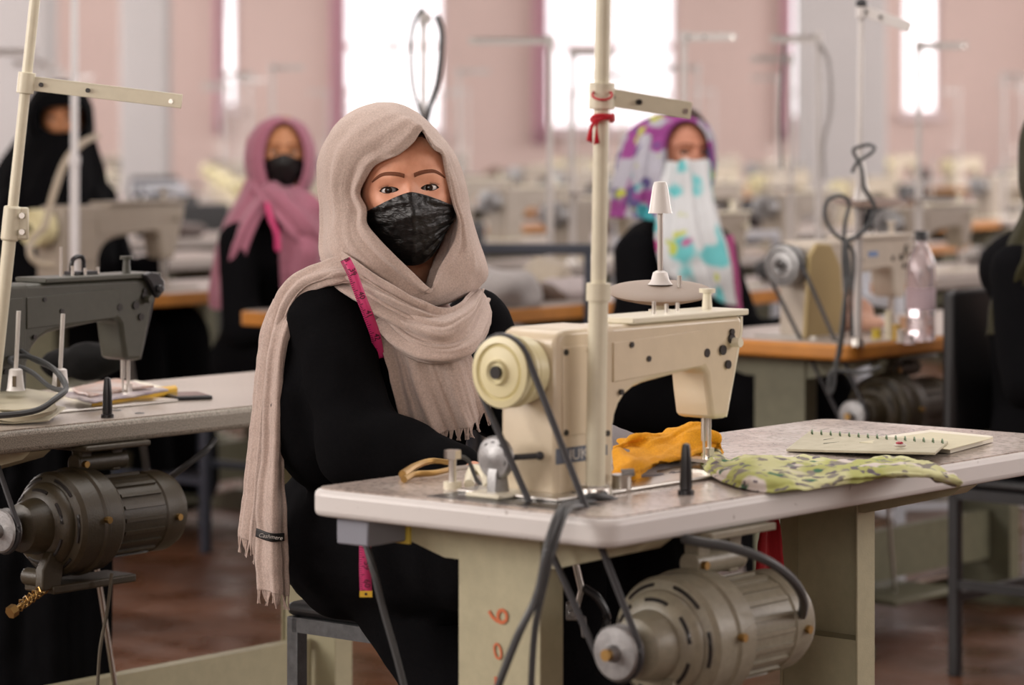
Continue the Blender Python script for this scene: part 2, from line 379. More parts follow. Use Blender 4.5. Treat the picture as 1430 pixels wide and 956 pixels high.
# ================================================================== SEWING TABLE
TL, TW = 1.30, .54
def rounded_rect(L, W, r, n=5):
    pts = []
    for cx, cy, a0 in [(r, r, PI), (L-r, r, 1.5*PI), (L-r, W-r, 0), (r, W-r, .5*PI)]:
        for k in range(n+1): a = a0+PI/2*k/n; pts.append((cx+r*math.cos(a), cy+r*math.sin(a)))
    return pts
def make_table(loc, label, topm, edgem, legm, group=None, legs=((.10, .15, 0), (1.05, 1.10, 1)), detail=True):
    t = empty('sewing_table', loc, ANG, label, 'table', group)
    rr = rounded_rect(TL, TW, .030); n = len(rr)
    M = Matrix.Rotation(0, 4, 'X')
    vs = [(x, y, .71) for x, y in rr]+[(x, y, .7482) for x, y in rr]
    fs = [tuple(range(n-1, -1, -1)), tuple(range(n, 2*n))]+[(i, (i+1) % n, n+(i+1) % n, n+i) for i in range(n)]
    o = MB().add(vs, fs).obj('tabletop_edge', edgem, t, .009 if detail else .004, seg=3)
    r2 = rounded_rect(TL-.016, TW-.016, .024)
    vs = [(x+.008, y+.008, .7478) for x, y in r2]+[(x+.008, y+.008, .750) for x, y in r2]
    MB().add(vs, fs).obj('tabletop', topm, t)
    for (u0, u1, web) in legs:
        w0, w1 = .196, .343; tk = .004
        m = MB()
        if web == 0: m.box(u0, u0+tk, w0, w1, .06, .71)
        else: m.box(u1-tk, u1, w0, w1, .06, .71)
        m.box(u0+tk*(web == 0), u1-tk*(web == 1), w0, w0+tk, .06, .71).box(u0+tk*(web == 0), u1-tk*(web == 1), w1-tk, w1, .06, .71)
        lg = m.obj('leg', legm, t, .0015 if detail else 0)
        MB().box(u0+.005, u1-.005, w0+.005, w1-.005, .0, .455).obj('leg_sleeve', legm, lg)
        MB().prism([(-.0, .0), (TW-.06, 0), (TW-.06, .03), (w1+.02, .07), (w0-.02, .07), (0, .03)], 0, .05, Matrix.Translation((u0+.05, .03, 0)) @ Matrix.Rotation(R(90), 4, 'Z')).obj('foot', legm, lg)
        MB().prism([(0, .709), (TW-.02, .709), (TW-.03, .695), (w1+.02, .655), (w0-.02, .655), (.02, .695)], 0, .045, Matrix.Translation((u0+.05, .01, 0)) @ Matrix.Rotation(R(90), 4, 'Z')).obj('top_bracket', legm, lg)
    xa, xb = legs[0][1]+.005, legs[1][0]-.005
    MB().box(xa, xb, .255, .262, .12, .245).box(xa, xb, .262, .285, .12, .128).box(xa, xb, .262, .285, .237, .245).obj('cross_brace', legm, t)
    # foot treadle and its rod
    MB().box(.38, .68, .12, .42, .085, .1).obj('treadle', legm, t, .004)
    MB().cyl((.50, .20, .10), (.36, .16, .62), .005).obj('treadle_rod', steel, t)
    MB().cyl((.15, .27, .092), (.88, .27, .092), .008).obj('treadle_axle', steel, t)
    return t

# ================================================================== SEWING MACHINE  (origin: foot of the pillar, x along arm, y towards operator)
def make_machine(loc, label, body, cover, wheelm, group=None, detail=True, pillar_m=None, face_dark=False, logo=None, wheel_r=.05, rz=ANG):
    e = empty('sewing_machine', loc, rz, label, 'sewing machine', group)
    MB().prism([(0, 0), (.129, 0), (.129, .10), (.135, .229), (.02, .229), (.006, .224), (0, .212)], 0, .1).prism([(.03, .10), (.129, .085), (.133, .103), (.142, .118), (.157, .131), (.175, .139), (.198, .1436), (.25, .149), (.325, .156), (.342, .154), (.349, .146),
            (.353, .12), (.360, .086), (.366, .080), (.397, .079), (.405, .084), (.437, .205), (.438, .224), (.428, .2288), (.03, .2288)], .0002, .068).obj('arm_body', body, e, .008, seg=3)
    MB().box(-.04, .46, -.035, .145, .0005, .006).obj('bed_plate', steel if detail else cover, e, .002)
    if pillar_m:
        MB().prism([(-.05, 0), (.10, 0), (.112, .07), (.100, .17), (.06, .222), (.0, .226), (-.03, .20)], -.012, .0).obj('belt_cover', pillar_m, e, .004)
    # back covers
    MB().box(.012, .116, -.0022, .001, .083, .205).obj('back_cover', body, e, .001)
    MB().prism([(.125, .150), (.335, .160), (.345, .168), (.345, .212), (.125, .205)], -.0022, .001).obj('back_cover', body, e, .001)
    MB().box(.165, .445, -.006, .076, .2285, .2375).obj('top_cover', cover, e, .002)
    MB().prism([(.3975, .082), (.404, .080), (.444, .205), (.444, .226), (.4385, .226), (.4375, .205)], .004, .064).obj('face_plate', black_plastic if face_dark else cover, e, .001)
    # hub, belt guard, wheel
    MB().lathe([(.03, 0), (.046, .006), (.046, .026), (.034, .030)], axx((-.034, .05, .173))).obj('belt_guard', wheelm, e, .002)
    r = wheel_r
    wl = MB().lathe([(.012, -.006), (.016, -.010), (.018, -.004), (r*.68, -.002), (r*.74, .002), (r*.80, -.003), (r*.97, -.001), (r, .004), (r, .008), (r*.90, .012), (r*.90, .017), (r, .021), (r, .026), (r*.7, .030)], axx((-.060, .05, .173)), 40).obj('handwheel', wheelm, e)
    MB().cyl((-.071, .05, .173), (-.02, .05, .173), .009).obj('wheel_hub', screw_black, e)
    # needle bar, presser foot
    MB().cyl((.384, .032, .08), (.384, .032, .045), .0042).cyl((.384, .032, .045), (.384, .032, .018), .0022).obj('needle_bar', steel, e)
    MB().cyl((.397, .032, .08), (.397, .032, .02), .0035).box(.376, .405, .015, .06, .014, .019).box(.390, .402, .026, .038, .019, .034).obj('presser_foot', steel, e)
    MB().cyl((.410, -.001, .190), (.410, -.016, .190), .007).obj('tension_knob', cover, e)
    MB().cyl((.395, .034, .2375), (.395, .034, .262), .008, .006).cyl((.395, .034, .262), (.395, .034, .268), .012).obj('pressure_knob', cover, e)
    MB().cyl((.26, .03, .2375), (.26, .03, .255), .003).cyl((.29, .03, .2375), (.29, .03, .25), .003).cyl((.33, .04, .2375), (.33, .04, .25), .003).obj('thread_posts', steel, e)
    if detail:
        sp = [(.018, .198), (.018, .088), (.075, .078), (.110, .080), (.142, .135), (.205, .178), (.165, .200), (.07, .198)]
        for (x, z) in sp: MB().cyl((x, -.0005, z), (x, -.0045, z), .0042, n=12).obj('screw', screw_black, e)
        for (x, z, q) in [(.345, .178, .0065), (.385, .180, .0075), (.407, .195, .0075), (.398, .158, .0065), (.408, .205, .005)]:
            MB().cyl((x, -.0005, z), (x, -.0035, z), q, n=16).obj('hole_plug', screw_black, e)
    if logo:
        lp = MB().box(.0, .088, -.0012, .001, .046, .067).obj('name_plate', mat('plate_blue', (.10, .12, .16), .4), e)
        text('plate_lettering', logo, .021, Matrix.Translation((.050, -.0018, .0560)) @ Matrix.Rotation(R(90), 4, 'X') @ Matrix.Scale(1.25, 4, (1, 0, 0)), mat('plate_white', (.6, .58, .55), .5), lp)
    return e

# ================================================================== CLUTCH MOTOR (origin: pulley centre, axis +x)
def make_motor(loc, label, paint, group=None, detail=True, rz=ANG, topz=.15):
    e = empty('clutch_motor', loc, rz, label, 'motor', group)
    MB().lathe([(.008, -.022), (.010, -.020), (.012, -.012), (.034, -.010), (.037, -.007), (.029, .0), (.037, .007), (.034, .010), (.01, .012)], axx(), 36).obj('pulley', alu, e)
    MB().cyl((-.03, 0, 0), (-.02, 0, 0), .008, n=12).obj('pulley_bolt', brass, e)
    prof = [(.006, .010), (.012, .026), (.028, .028), (.040, .034), (.045, .050), (.048, .070), (.062, .075), (.070, .083), (.0725, .089), (.0725, .094), (.084, .100), (.089, .108), (.089, .146), (.093, .150), (.093, .157), (.089, .161), (.088, .190), (.081, .200),
            (.068, .206), (.068, .310), (.071, .313), (.071, .348), (.065, .363), (.045, .373), (.001, .376)]
    MB().lathe(prof, axx(), 56).obj('motor_housing', paint, e, sharp=28)
    for k in range(20):
        a = 2*PI*k/20
        MB().box(.212, .306, -.0032, .0032, .066, .0722, Matrix.Rotation(a, 4, 'X')).obj('cooling_rib', paint, e) if detail else None
    # vent slots (arcs) on the bell and on the face
    if detail:
        for (rad, xx, w, n, ph, dx) in [(.0605, .0755, .0032, 6, .3, .006), (.0780, .0975, .0030, 6, .75, .007)]:
            for k in range(n):
                a0 = 2*PI*k/n+ph; m = MB(); P = []
                for t in np.linspace(0, .62, 9):
                    a = a0+t; P.append([(xx-.0, rad*math.cos(a), rad*math.sin(a))])
                pts = [(xx, rad*math.cos(a0+t), rad*math.sin(a0+t)) for t in np.linspace(0, .62, 7)]
                m.tube(pts, w, 6, 2).obj('vent_slot', screw_black, e)
    m = MB().prism([(.0, .0), (.022, .0), (.030, .05), (.055, topz-.082), (-.015, topz-.082), (.0, .06)], -.012, .012, Matrix.Translation((.160, 0, .080)))
    m.prism([(.0, .0), (.022, .0), (.030, .05), (.055, topz-.082), (-.015, topz-.082), (.0, .06)], -.012, .012, Matrix.Translation((.235, 0, .080)) @ Matrix.Scale(.9, 4))
    m.cyl((.155, 0, .098), (.27, 0, .098), .017)
    m.box(.14, .29, -.05, .05, topz-.01, topz)
    m.obj('mount_bracket', paint, e, .003)
    for q in ([(.165, -.014, .098), (.165, -.024, .098)], [(.150, -.088, .01), (.150, -.098, .01)], [(.335, -.069, -.005), (.335, -.077, -.005)]): MB().cyl(*q, .006, n=8).obj('bolt', brass, e)
    MB().box(.07, .26, -.045, .03, -.112, -.098).cyl((.075, -.03, -.088), (.075, .03, -.088), .015).prism([(.05, -.105), (.09, -.105), (.10, -.06), (.07, -.04), (.05, -.07)], -.04, -.02).obj('clutch_lever', paint, e, .003)
    sp = []
    for i in range(41): a = i/40*2*PI*7; sp.append((.07-.065*i/40, -.03+.009*math.cos(a), -.098-.028*i/40+.009*math.sin(a)))
    MB().tube(sp, .0016, 5, 1).cyl((.07, -.03, -.098), (-.01, -.03, -.133), .004).cyl((-.002, -.03, -.129), (-.014, -.03, -.134), .011, n=6).obj('spring_bolt', brass, e)
    return e
def belt(e, wr, pr, dy, dz, x=0.0):
    # closed belt around the hand wheel (origin) and the pulley at (dy,dz)
    pts = []; L = math.hypot(dy, dz); base = math.atan2(dz, dy)
    for k in range(13): a = base+PI/2+PI*k/12; pts.append((x, wr*math.cos(a), wr*math.sin(a)))
    for k in range(13): a = base-PI/2+PI*k/12; pts.append((x, dy+pr*math.cos(a), dz+pr*math.sin(a)))
    pts.append(pts[0])
    return MB().tube(pts, .0048, 8, 1)

# ================================================================== THREAD STAND
def make_stand(loc, label, h, tilt, armdir, armlen, pm, r=.0115, group=None, armz=None, clamp_at=None, tray=None, drop=0.0, foot=True):
    e = empty('thread_stand', loc, 0, label, 'thread stand', group)
    top = Vector((tilt[0]*h, tilt[1]*h, h)); d = top.normalized()
    MB().cyl((0, 0, 0), d*(h*.40), r).cyl(d*(h*.40), top, r*.80).obj('pole', pm, e)
    MB().cyl(d*(h*.40-.012), d*(h*.40+.012), r*1.25).obj('pole_joint', pm, e)
    if foot: MB().cyl((0, 0, -.004), (0, 0, .012), r*1.9, r*1.7).cyl((0, 0, .010), (0, 0, .016), r*1.5, n=6).obj('base_nut', steel, e)
    az = armz if armz is not None else h-.01
    c = d*(az/d.z); a = Vector((*armdir, 0)).normalized(); side = Vector((-a.y, a.x, 0))
    q = r*1.25; arm_end = c+a*armlen+Vector((0, 0, -drop))
    M = Matrix.Translation(c) @ Matrix(((a.x, side.x, 0, 0), (a.y, side.y, 0, 0), (0, 0, 1, 0), (0, 0, 0, 1))) @ Matrix.Rotation(math.atan2(drop, armlen), 4, 'Y')
    ar = MB().box(.0, armlen, -.002, .002, -.012, .012, M).box(0, armlen-.01, -.002, .014, .010, .012, M).obj('guide_arm', pm, e, .0008)
    MB().cyl(c-d*.018, c+d*.018, r*1.3).obj('arm_clamp', pm, e, .001)
    mb = MB()
    for f in (.1, .40): mb.cyl(M @ Vector((armlen*f, -.002, 0)), M @ Vector((armlen*f, -.007, 0)), .004, n=10)
    mb.obj('rivets', screw_black, ar)
    MB().cyl(M @ Vector((armlen*.93, -.003, -.002)), M @ Vector((armlen*.93, .02, -.002)), .004).obj('thread_guide', steel, ar)
    if clamp_at:
        c2 = d*(clamp_at/d.z)
        MB().cyl(c2-d*.03, c2+d*.03, r*1.35).box(c2.x, c2.x+.03, c2.y-.004, c2.y+.006, c2.z-.028, c2.z+.028).obj('pole_clamp', pm, e, .004)
        MB().cyl((c2.x+.02, c2.y-.012, c2.z+.014), (c2.x+.02, c2.y, c2.z+.014), .005).cyl((c2.x+.02, c2.y-.012, c2.z-.014), (c2.x+.02, c2.y, c2.z-.014), .005).obj('clamp_bolts', steel, e)
    if tray:
        tz, k = tray
        MB().lathe([(.001, tz), (.06, tz+.004), (.075, tz+.012), (.077, tz+.012), (.062, tz), (.001, tz-.004)], Matrix.Translation((a.x*.05, a.y*.05, 0)), 28).obj('spool_tray', pm, e)
        MB().cyl((a.x*.05, a.y*.05, tz), (a.x*.05, a.y*.05, tz+.15), .003).obj('spool_pin', steel, e)
    return e

# ================================================================== METAL CHAIR  (origin on floor under seat centre, +y = backwards)
def make_chair(loc, rz, label, fm_, sm_, group=None, back='slab', bh=.86, w=.20):
    e = empty('metal_chair', loc, rz, label, 'chair', group); t = .0125
    def post(x, y, z0, z1): return MB().box(x-t, x+t, y-t, y+t, z0, z1)
    for x in (-w, w):
        post(x, -.19, 0, .43).obj('leg', fm_, e, .002)
        post(x, .19, 0, bh if back != 'none' else .43).obj('leg', fm_, e, .002)
    MB().box(-w, w, -.19-t, -.19+t, .405, .43).box(-w, w, .19-t, .19+t, .405, .43).box(-w-t, -w+t, -.19, .19, .405, .43).box(w-t, w+t, -.19, .19, .405, .43).obj('seat_frame', fm_, e)
    MB().box(-w, w, .19-t*.8, .19+t*.8, .17, .19).box(-w-t*.8, -w+t*.8, -.19, .19, .20, .22).box(w-t*.8, w+t*.8, -.19, .19, .20, .22).obj('stretcher', fm_, e)
    MB().box(-w-.012, w+.012, -.205, .205, .431, .455).obj('seat', sm_, e, .01)
    if back == 'slab': MB().box(-w-.045, w+.045, .165, .20, bh-.33, bh).obj('backrest', sm_, e, .012)
    elif back == 'bar':
        MB().box(-w, w, .175, .205, bh-.03, bh).obj('backrest', fm_, e, .004)
        MB().box(-w, w, .18, .20, bh-.20, bh-.17).obj('back_rail', fm_, e, .002)
    return e

# ================================================================== MAIN WORKPLACE
T1 = make_table(O0, 'large near sewing table with worn pale top, white edge and spiral notebook', top_main, edge_main, leg_paint, legs=((.10, .15, 0), (.88, .93, 1)))
MB().box(.03, .118, .10, .34, .7497, .7508).obj('belt_slot', black_plastic, T1)
MB().box(.02, .10, .44, .50, .672, .709).obj('switch_box', mat('switch_grey', (.22, .23, .27), .5), T1, .003)
MB().box(.10, .106, .435, .505, .668, .709).obj('switch_side', mat('switch_yellow', (.62, .48, .08), .5), T1, .001)
# red chalk marks on the near leg
redm = mat('red_chalk', (.55, .16, .07), .9)
for (s, z, y, sz) in [('9', .585, .272, .052), ('0', .535, .27, .034), ('-', .495, .27, .05), ('1', .452, .285, .05)]:
    M = Matrix.Translation((.0985, y, z)) @ Matrix(((0, 0, -1, 0), (-1, 0, 0, 0), (0, 1, 0, 0), (0, 0, 0, 1))) @ Matrix.Rotation(R(-90 if s in '9-' else 15), 4, 'Z')
    text('red_mark', s, sz, M, redm, T1)
m1 = make_machine(fr(.127, .19, .75), 'cream sewing machine with yellow cream hand wheel on the near table', cream, cream2, wheel_cream, logo='JUKI')
bl = belt(m1, .049, .036, -.20, -.359, -.054); bb = bl.obj('drive_belt', black_rubber, m1); bb.location = (0, .05, .173)
MB().box(.060, .075, -.0025, .0, .052, .066).obj('emblem', mat('plate_blue', (.10, .12, .16), .4), m1).location = (.035, 0, -.002)
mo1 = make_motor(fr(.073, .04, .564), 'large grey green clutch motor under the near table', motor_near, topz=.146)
# bobbin winder beside the pillar foot
e = empty('bobbin_winder', fr(.085, .262, .7515), ANG, 'silver perforated bobbin winder disc at the foot of the cream machine', 'bobbin winder')
MB().lathe([(.006, -.010), (.012, -.008), (.027, -.006), (.030, -.003), (.030, .003), (.026, .006), (.004, .007)], axx((0, 0, .052)), 32).obj('winder_disc', alu, e)
for a in (55, 90, 125, 160, 195): MB().cyl((-.0068, .019*math.cos(R(a)), .052+.019*math.sin(R(a))), (-.0052, .019*math.cos(R(a)), .052+.019*math.sin(R(a))), .0044, n=12).obj('disc_hole', screw_black, e)
MB().prism([(-.01, 0), (.02, 0), (.014, .03), (.006, .055), (-.002, .055), (-.01, .03)], -.009, .009).obj('bracket', alu, e, .002)
MB().cyl((.005, -.01, .052), (.03, -.05, .056), .0042).sphere((.031, -.052, .056), .006).cyl((.005, .0, .04), (.010, -.022, .054), .006).obj('trip_lever', black_rubber, e)
MB().box(-.03, .04, -.03, .03, -.0005, .006).obj('base_plate', cream2, e, .002)
# clamp bolt, cream bracket and brass scissors on the left part of the table
e = empty('clamp_bolt', tb(632, 682), ANG, 'small steel clamp bolt with white foot on the left end of the near table', 'bolt')
MB().cyl((0, 0, .0), (0, 0, .05), .0055).cyl((0, 0, .042), (0, 0, .054), .012, n=6).obj('bolt', steel, e)
MB().cyl((0, 0, 0), (0, 0, .010), .013).obj('foot', cream2, e)
MB().tube([(0, 0, .045), (.02, -.01, .04), (.028, -.02, .012), (.03, -.03, .004)], .003).obj('wire', grey_cable, e)
o = MB().tube([tuple(tb(655, 680)+Vector((0, 0, .004))), tuple(tb(660, 674)+Vector((0, 0, .018))), tuple(tb(675, 676)+Vector((0, 0, .016))), tuple(tb(682, 684)+Vector((0, 0, .004)))], .0075).obj('thread_bracket', cream2); tag(o, 'white curved plastic bracket lying beside the silver winder disc', 'bracket')
e = empty('scissors', tb(604, 668), 0, 'brass coloured tailor scissors lying at the left end of the near table', 'scissors')
def L(px, py, z=0): p = tb(px, py)-tb(604, 668); return (p.x, p.y, z)
MB().tube([L(562, 668, .006), L(580, 660, .010), L(602, 655, .012), L(628, 655, .010)], lambda t: .006-.002*t, 8).obj('handle', brass, e)
MB().tube([L(564, 675, .006), L(580, 670, .008), L(606, 668, .008), L(632, 662, .008)], lambda t: .005-.001*t, 8).obj('handle', brass, e)
MB().tube([L(632, 662, .008), L(680, 655, .006)], .004, 6).obj('blade', steel, e)
# rubber cone head rest
def cone(loc, label):
    o = MB().lathe([(.0115, 0), (.0115, .006), (.0085, .007), (.0088, .014), (.0078, .045), (.0062, .064), (.005, .069), (.0005, .071)], Matrix.Translation(loc), 24).obj('head_rest_peg', black_plastic); tag(o, label, 'peg')
cone(tb(958, 690), 'black tapered rubber peg standing on the near table beside the yellow cloth')
cone(tb(150, 583), 'black tapered rubber peg standing on the grey speckled table left of the woman')
# main thread stand with red ribbon
b0 = tb(831, 693); top = at(843, 0, b0.y-.02)
s1 = make_stand(b0, 'tall cream thread stand with a red ribbon rising beside the near machine', .70, ((top.x-b0.x)/(top.z-b0.z), 0), (.95, .35), .135, pole_white, .0135, armz=.548, drop=.02)
rp = at(841, 165, b0.y-.02)
ribm = cloth('red_ribbon', (.55, .015, .03), bump=.2)
e = empty('ribbon', rp, 0, 'red ribbon knotted round the cream pole of the near thread stand', 'ribbon')
MB().tube([(.0145*math.cos(a), .0145*math.sin(a), .004*math.sin(a*1.3)) for a in np.linspace(0, 4.2*PI, 40)], .003, 6, 1).obj('wrap', ribm, e)
MB().tube([(.0135*math.cos(a), .0135*math.sin(a), .032+.007*math.sin(a)) for a in np.linspace(0, 2*PI, 20)], .0018, 6, 1).obj('wrap', ribm, e)
for k, dx in enumerate((-.022, -.012)):
    band([[(-.010, -.014, 0), (dx*.8, -.018, -.012), (dx, -.016, -.03-.006*k)], [(-.003, -.016, 0), (dx*.6, -.02, -.014), (dx+.008, -.018, -.034)]], 10, 5, [(1, .001, 0, 1, 0)], 'ribbon_end', ribm, e, .001, .0004)
# saucer shaped spool plate over the machine, with its rod and cone holder
p = at(922, 408, 4.56)
e = empty('spool_plate', p, 0, 'round brown spool plate with a white thread rod above the cream machine', 'spool plate')
M = Euler((R(8), 0, 0)).to_matrix().to_4x4()
MB().lathe([(.001, -.012), (.045, -.0115), (.072, -.004), (.080, .001), (.076, .005), (.045, .0105), (.001, .012)], M, 48).obj('plate', mat('spool_plate_taupe', (.30, .235, .185), .55, bump=.2, bscale=400), e)
MB().cyl((0, 0, -.012), (0, 0, -.026), .012).cyl((0, 0, -.0255), (0, 0, -.029), .018).obj('plate_foot', cream2, e)
MB().cyl((0, 0, .01), (0, 0, .14), .0042).obj('rod', steel, e)
wp = mat('white_translucent_plastic', (.75, .73, .70), .35)
MB().lathe([(.019, .012), (.014, .018), (.011, .030), (.006, .033)], None, 24).obj('rod_holder', wp, e)
MB().lathe([(.0185, .120), (.017, .124), (.0115, .160), (.009, .167), (.004, .168)], None, 24).obj('cone_holder', wp, e)
MB().cyl((.028, -.015, .008), (.028, -.015, .026), .0035).obj('plate_screw', steel, e)

# cloth on the table
def tp(px, py, z): return tb(px, py, .75+z)
yel = cloth('yellow_cloth', (.80, .38, .012), (.60, .25, .01), bump=.3, sheen=.05)
greyc = cloth('grey_lining_cloth', (.13, .115, .125), (.10, .09, .10))
o = band([[tp(856, 672, .003), tp(900, 668, .004), tp(950, 662, .003), tp(1020, 650, .003)], [tp(856, 648, .012), tp(900, 645, .012), tp(950, 638, .01), tp(1000, 636, .006)],
          [at(852, 596, 4.62), at(890, 606, 4.63), at(940, 618, 4.66), at(985, 622, 4.70)], [at(850, 602, 4.68), at(890, 618, 4.68), at(930, 624, 4.7), at(975, 628, 4.74)]], 40, 24, [(2, .002, 0, .5, .2)], 'fabric', greyc, None, .002, .002, toward=(0, -.5, 1))
tag(o, 'dark grey cloth lying under the yellow cloth beneath the machine arm', 'fabric')
o = band([[tp(858, 668, .003), tp(884, 671, .003), tp(908, 656, .003), tp(925, 650, .003), tp(968, 647, .003), tp(1008, 632, .004)],
          [tp(856, 655, .016), tp(885, 654, .024), tp(910, 645, .022), tp(935, 640, .02), tp(970, 634, .02), tp(1008, 628, .012)],
          [at(856, 636, 4.46), at(880, 628, 4.48), at(910, 625, 4.50), at(940, 618, 4.52), at(972, 608, 4.53), at(1006, 618, 4.55)],
          [at(856, 622, 4.50), at(885, 612, 4.52), at(910, 606, 4.54), at(935, 601, 4.56), at(972, 588, 4.57), at(998, 602, 4.58)],
          [at(856, 624, 4.56), at(885, 616, 4.58), at(910, 612, 4.60), at(935, 608, 4.62), at(972, 602, 4.62), at(998, 612, 4.63)]],
         110, 60, [(2.2, .0060, .5, .9, .5), (4.5, .0026, 1, -1.6, .3)], 'fabric', yel, None, .0015, .0028, 30, toward=(0, -1, .6))
tag(o, 'mustard yellow cloth gathered under the needle of the cream machine', 'fabric')
# green printed cloth
gm = bpy.data.materials.new('green_printed_cloth'); gm.use_nodes = True; nt = gm.node_tree; b = nt.nodes['Principled BSDF']; b.inputs['Roughness'].default_value = .85
tc = nt.nodes.new('ShaderNodeTexCoord')
def spots(nt, tc, base, layers, scale_vec=None):
    out = None
    mp = nt.nodes.new('ShaderNodeMapping'); nt.links.new(tc.outputs['Object'], mp.inputs[0])
    if scale_vec: mp.inputs['Scale'].default_value = scale_vec
    for (col, sc_, thr, off, soft) in layers:
        n = nt.nodes.new('ShaderNodeTexNoise'); n.inputs['Scale'].default_value = sc_; n.inputs['Detail'].default_value = 1.5
        m2 = nt.nodes.new('ShaderNodeMapping'); m2.inputs['Location'].default_value = (off, off*.7, -off); nt.links.new(mp.outputs[0], m2.inputs[0]); nt.links.new(m2.outputs[0], n.inputs['Vector'])
        r = nt.nodes.new('ShaderNodeMapRange'); r.inputs[1].default_value = thr; r.inputs[2].default_value = thr+soft; nt.links.new(n.outputs['Fac'], r.inputs[0])
        mx = nt.nodes.new('ShaderNodeMix'); mx.data_type = 'RGBA'; mx.inputs['B'].default_value = (*col, 1); nt.links.new(r.outputs[0], mx.inputs['Factor'])
        if out: nt.links.new(out, mx.inputs['A'])
        else: mx.inputs['A'].default_value = (*base, 1)
        out = mx.outputs['Result']
    return out
nt.links.new(spots(nt, tc, (.40, .42, .13), [((.56, .56, .30), 9, .47, 1, .1), ((.22, .20, .17), 34, .58, 3, .02), ((.62, .56, .52), 13, .60, 7, .03), ((.04, .14, .07), 22, .635, 11, .02), ((.12, .10, .12), 46, .61, 15, .02)], (1, 1, 1)), b.inputs['Base Color'])
o = band([[tp(975, 640, .010), tp(1000, 668, .003), tp(1040, 682, .003), tp(1085, 685, .003), tp(1130, 683, .003), tp(1180, 676, .004), tp(1235, 668, .004), tp(1290, 667, .005), tp(1312, 674, -.004), tp(1338, 679, -.010)],
          [tp(978, 636, .018), tp(1004, 658, .012), tp(1045, 664, .018), tp(1090, 667, .016), tp(1130, 668, .012), tp(1180, 664, .016), tp(1235, 658, .016), tp(1285, 660, .014), tp(1315, 668, .008), tp(1342, 677, -.002)],
          [tp(986, 630, .022), tp(1012, 650, .012), tp(1050, 643, .020), tp(1090, 645, .018), tp(1135, 650, .014), tp(1180, 653, .016), tp(1235, 650, .016), tp(1275, 650, .018), tp(1312, 660, .010), tp(1344, 675, .0)],
          [tp(998, 626, .016), tp(1018, 643, .005), tp(1046, 634, .008), tp(1090, 636, .008), tp(1135, 641, .006), tp(1180, 644, .006), tp(1235, 641, .006), tp(1270, 641, .008), tp(1310, 652, .006), tp(1340, 671, .0)]],
         130, 40, [(2.2, .003, 0, 1.2, .4), (4, .0012, 2, -3, 0)], 'fabric', gm, None, .0012, .003, 28, toward=(0, -.3, 1))
tag(o, 'light green printed cloth with dark leaf marks spread across the near table', 'fabric')
# spiral notebook, open cover
nb = empty('spiral_notebook', tb(1215, 632), 0, 'open cream notebook with green wire spiral on the right of the near table', 'notebook')
def N(px, py, z): p = tb(px, py, .75+z)-tb(1215, 632); return (p.x, p.y, p.z)
paper = mat('notebook_cream_paper', (.60, .56, .40), .8, var=.1, vscale=30); paper_w = mat('notebook_page_edges', (.70, .66, .56), .9)
covm = mat('notebook_cover', (.40, .37, .26), .7, var=.15, vscale=40, var2=(.48, .45, .34))
q = [N(1134, 606, .001), N(1308, 623, .001), N(1292, 640, .001), N(1095, 626, .001)]
q = [N(1130, 605, .004), N(1324, 619, .013), N(1306, 635, .013), N(1098, 630, .0015)]
MB().add(q+[(a, b_, c+.004) for a, b_, c in q], [(0, 3, 2, 1), (4, 5, 6, 7), (0, 1, 5, 4), (1, 2, 6, 5), (2, 3, 7, 6), (3, 0, 4, 7)]).obj('cover', covm, nb, .0008)
q = [N(1318, 621, .006), N(1386, 608, .012), N(1386, 614, .003), N(1322, 628, .0015), N(1150, 588, .003), N(1250, 596, .006)]
blk = [N(1327, 633, .001), N(1387, 617, .001), N(1300, 608, .001), N(1200, 622, .001)]
MB().add(blk+[(a, b_, c+.010) for a, b_, c in blk], [(0, 3, 2, 1), (4, 5, 6, 7), (0, 1, 5, 4), (1, 2, 6, 5), (2, 3, 7, 6), (3, 0, 4, 7)]).obj('page_block', paper_w, nb, .0008)
blt = [N(1325, 628, .0115), N(1387, 612, .0115), N(1300, 604, .0115), N(1200, 618, .0115)]
MB().add(blt+[(a, b_, c+.0012) for a, b_, c in blt], [(0, 3, 2, 1), (4, 5, 6, 7), (0, 1, 5, 4), (1, 2, 6, 5), (2, 3, 7, 6), (3, 0, 4, 7)]).obj('page', paper, nb)
for k in range(15):
    t = k/14; c = Vector(N(1134+t*182, 605+t*13.5, .009+.008*t)); m = MB()
    m.tube([c+Vector((.002*0, -.006*math.cos(a), .006*math.sin(a))) for a in np.linspace(0, 2*PI, 13)], .0013, 5, 1).obj('wire_ring', mat('green_wire', (.12, .17, .10), .4, .5), nb)
for (a, b_, c, d) in [(1150, 619, 1172, 617), (1180, 622, 1215, 616), (1235, 624, 1262, 618), (1150, 614, 1164, 612)]:
    MB().tube([N(a, b_, .0075+.006*(a-1100)/200), N(c, d, .0075+.006*(c-1100)/200)], .0006, 4, 1).obj('pen_line', mat('pen_ink', (.04, .06, .04), .6), nb)
e = empty('hair_clip', tb(1257, 624, .767), 0, 'small red and white clip lying on the spiral notebook', 'clip')
MB().sphere((0, 0, .003), (.010, .007, .0035)).obj('clip_base', mat('clip_white', (.6, .55, .5), .4), e); MB().sphere((-.001, -.001, .006), (.006, .005, .003)).obj('clip_gem', mat('clip_red', (.35, .02, .04), .2), e)
# small steel washer dish near the stand foot
e = empty('oil_cup', tb(868, 686), 0, 'small steel cup beside the foot of the near thread stand', 'cup')
MB().lathe([(.012, 0), (.014, .004), (.013, .02), (.015, .024)], None, 20).obj('cup', steel, e); MB().cyl((0, 0, .024), (.018, 0, .027), .007, .005).obj('cap', alu, e)

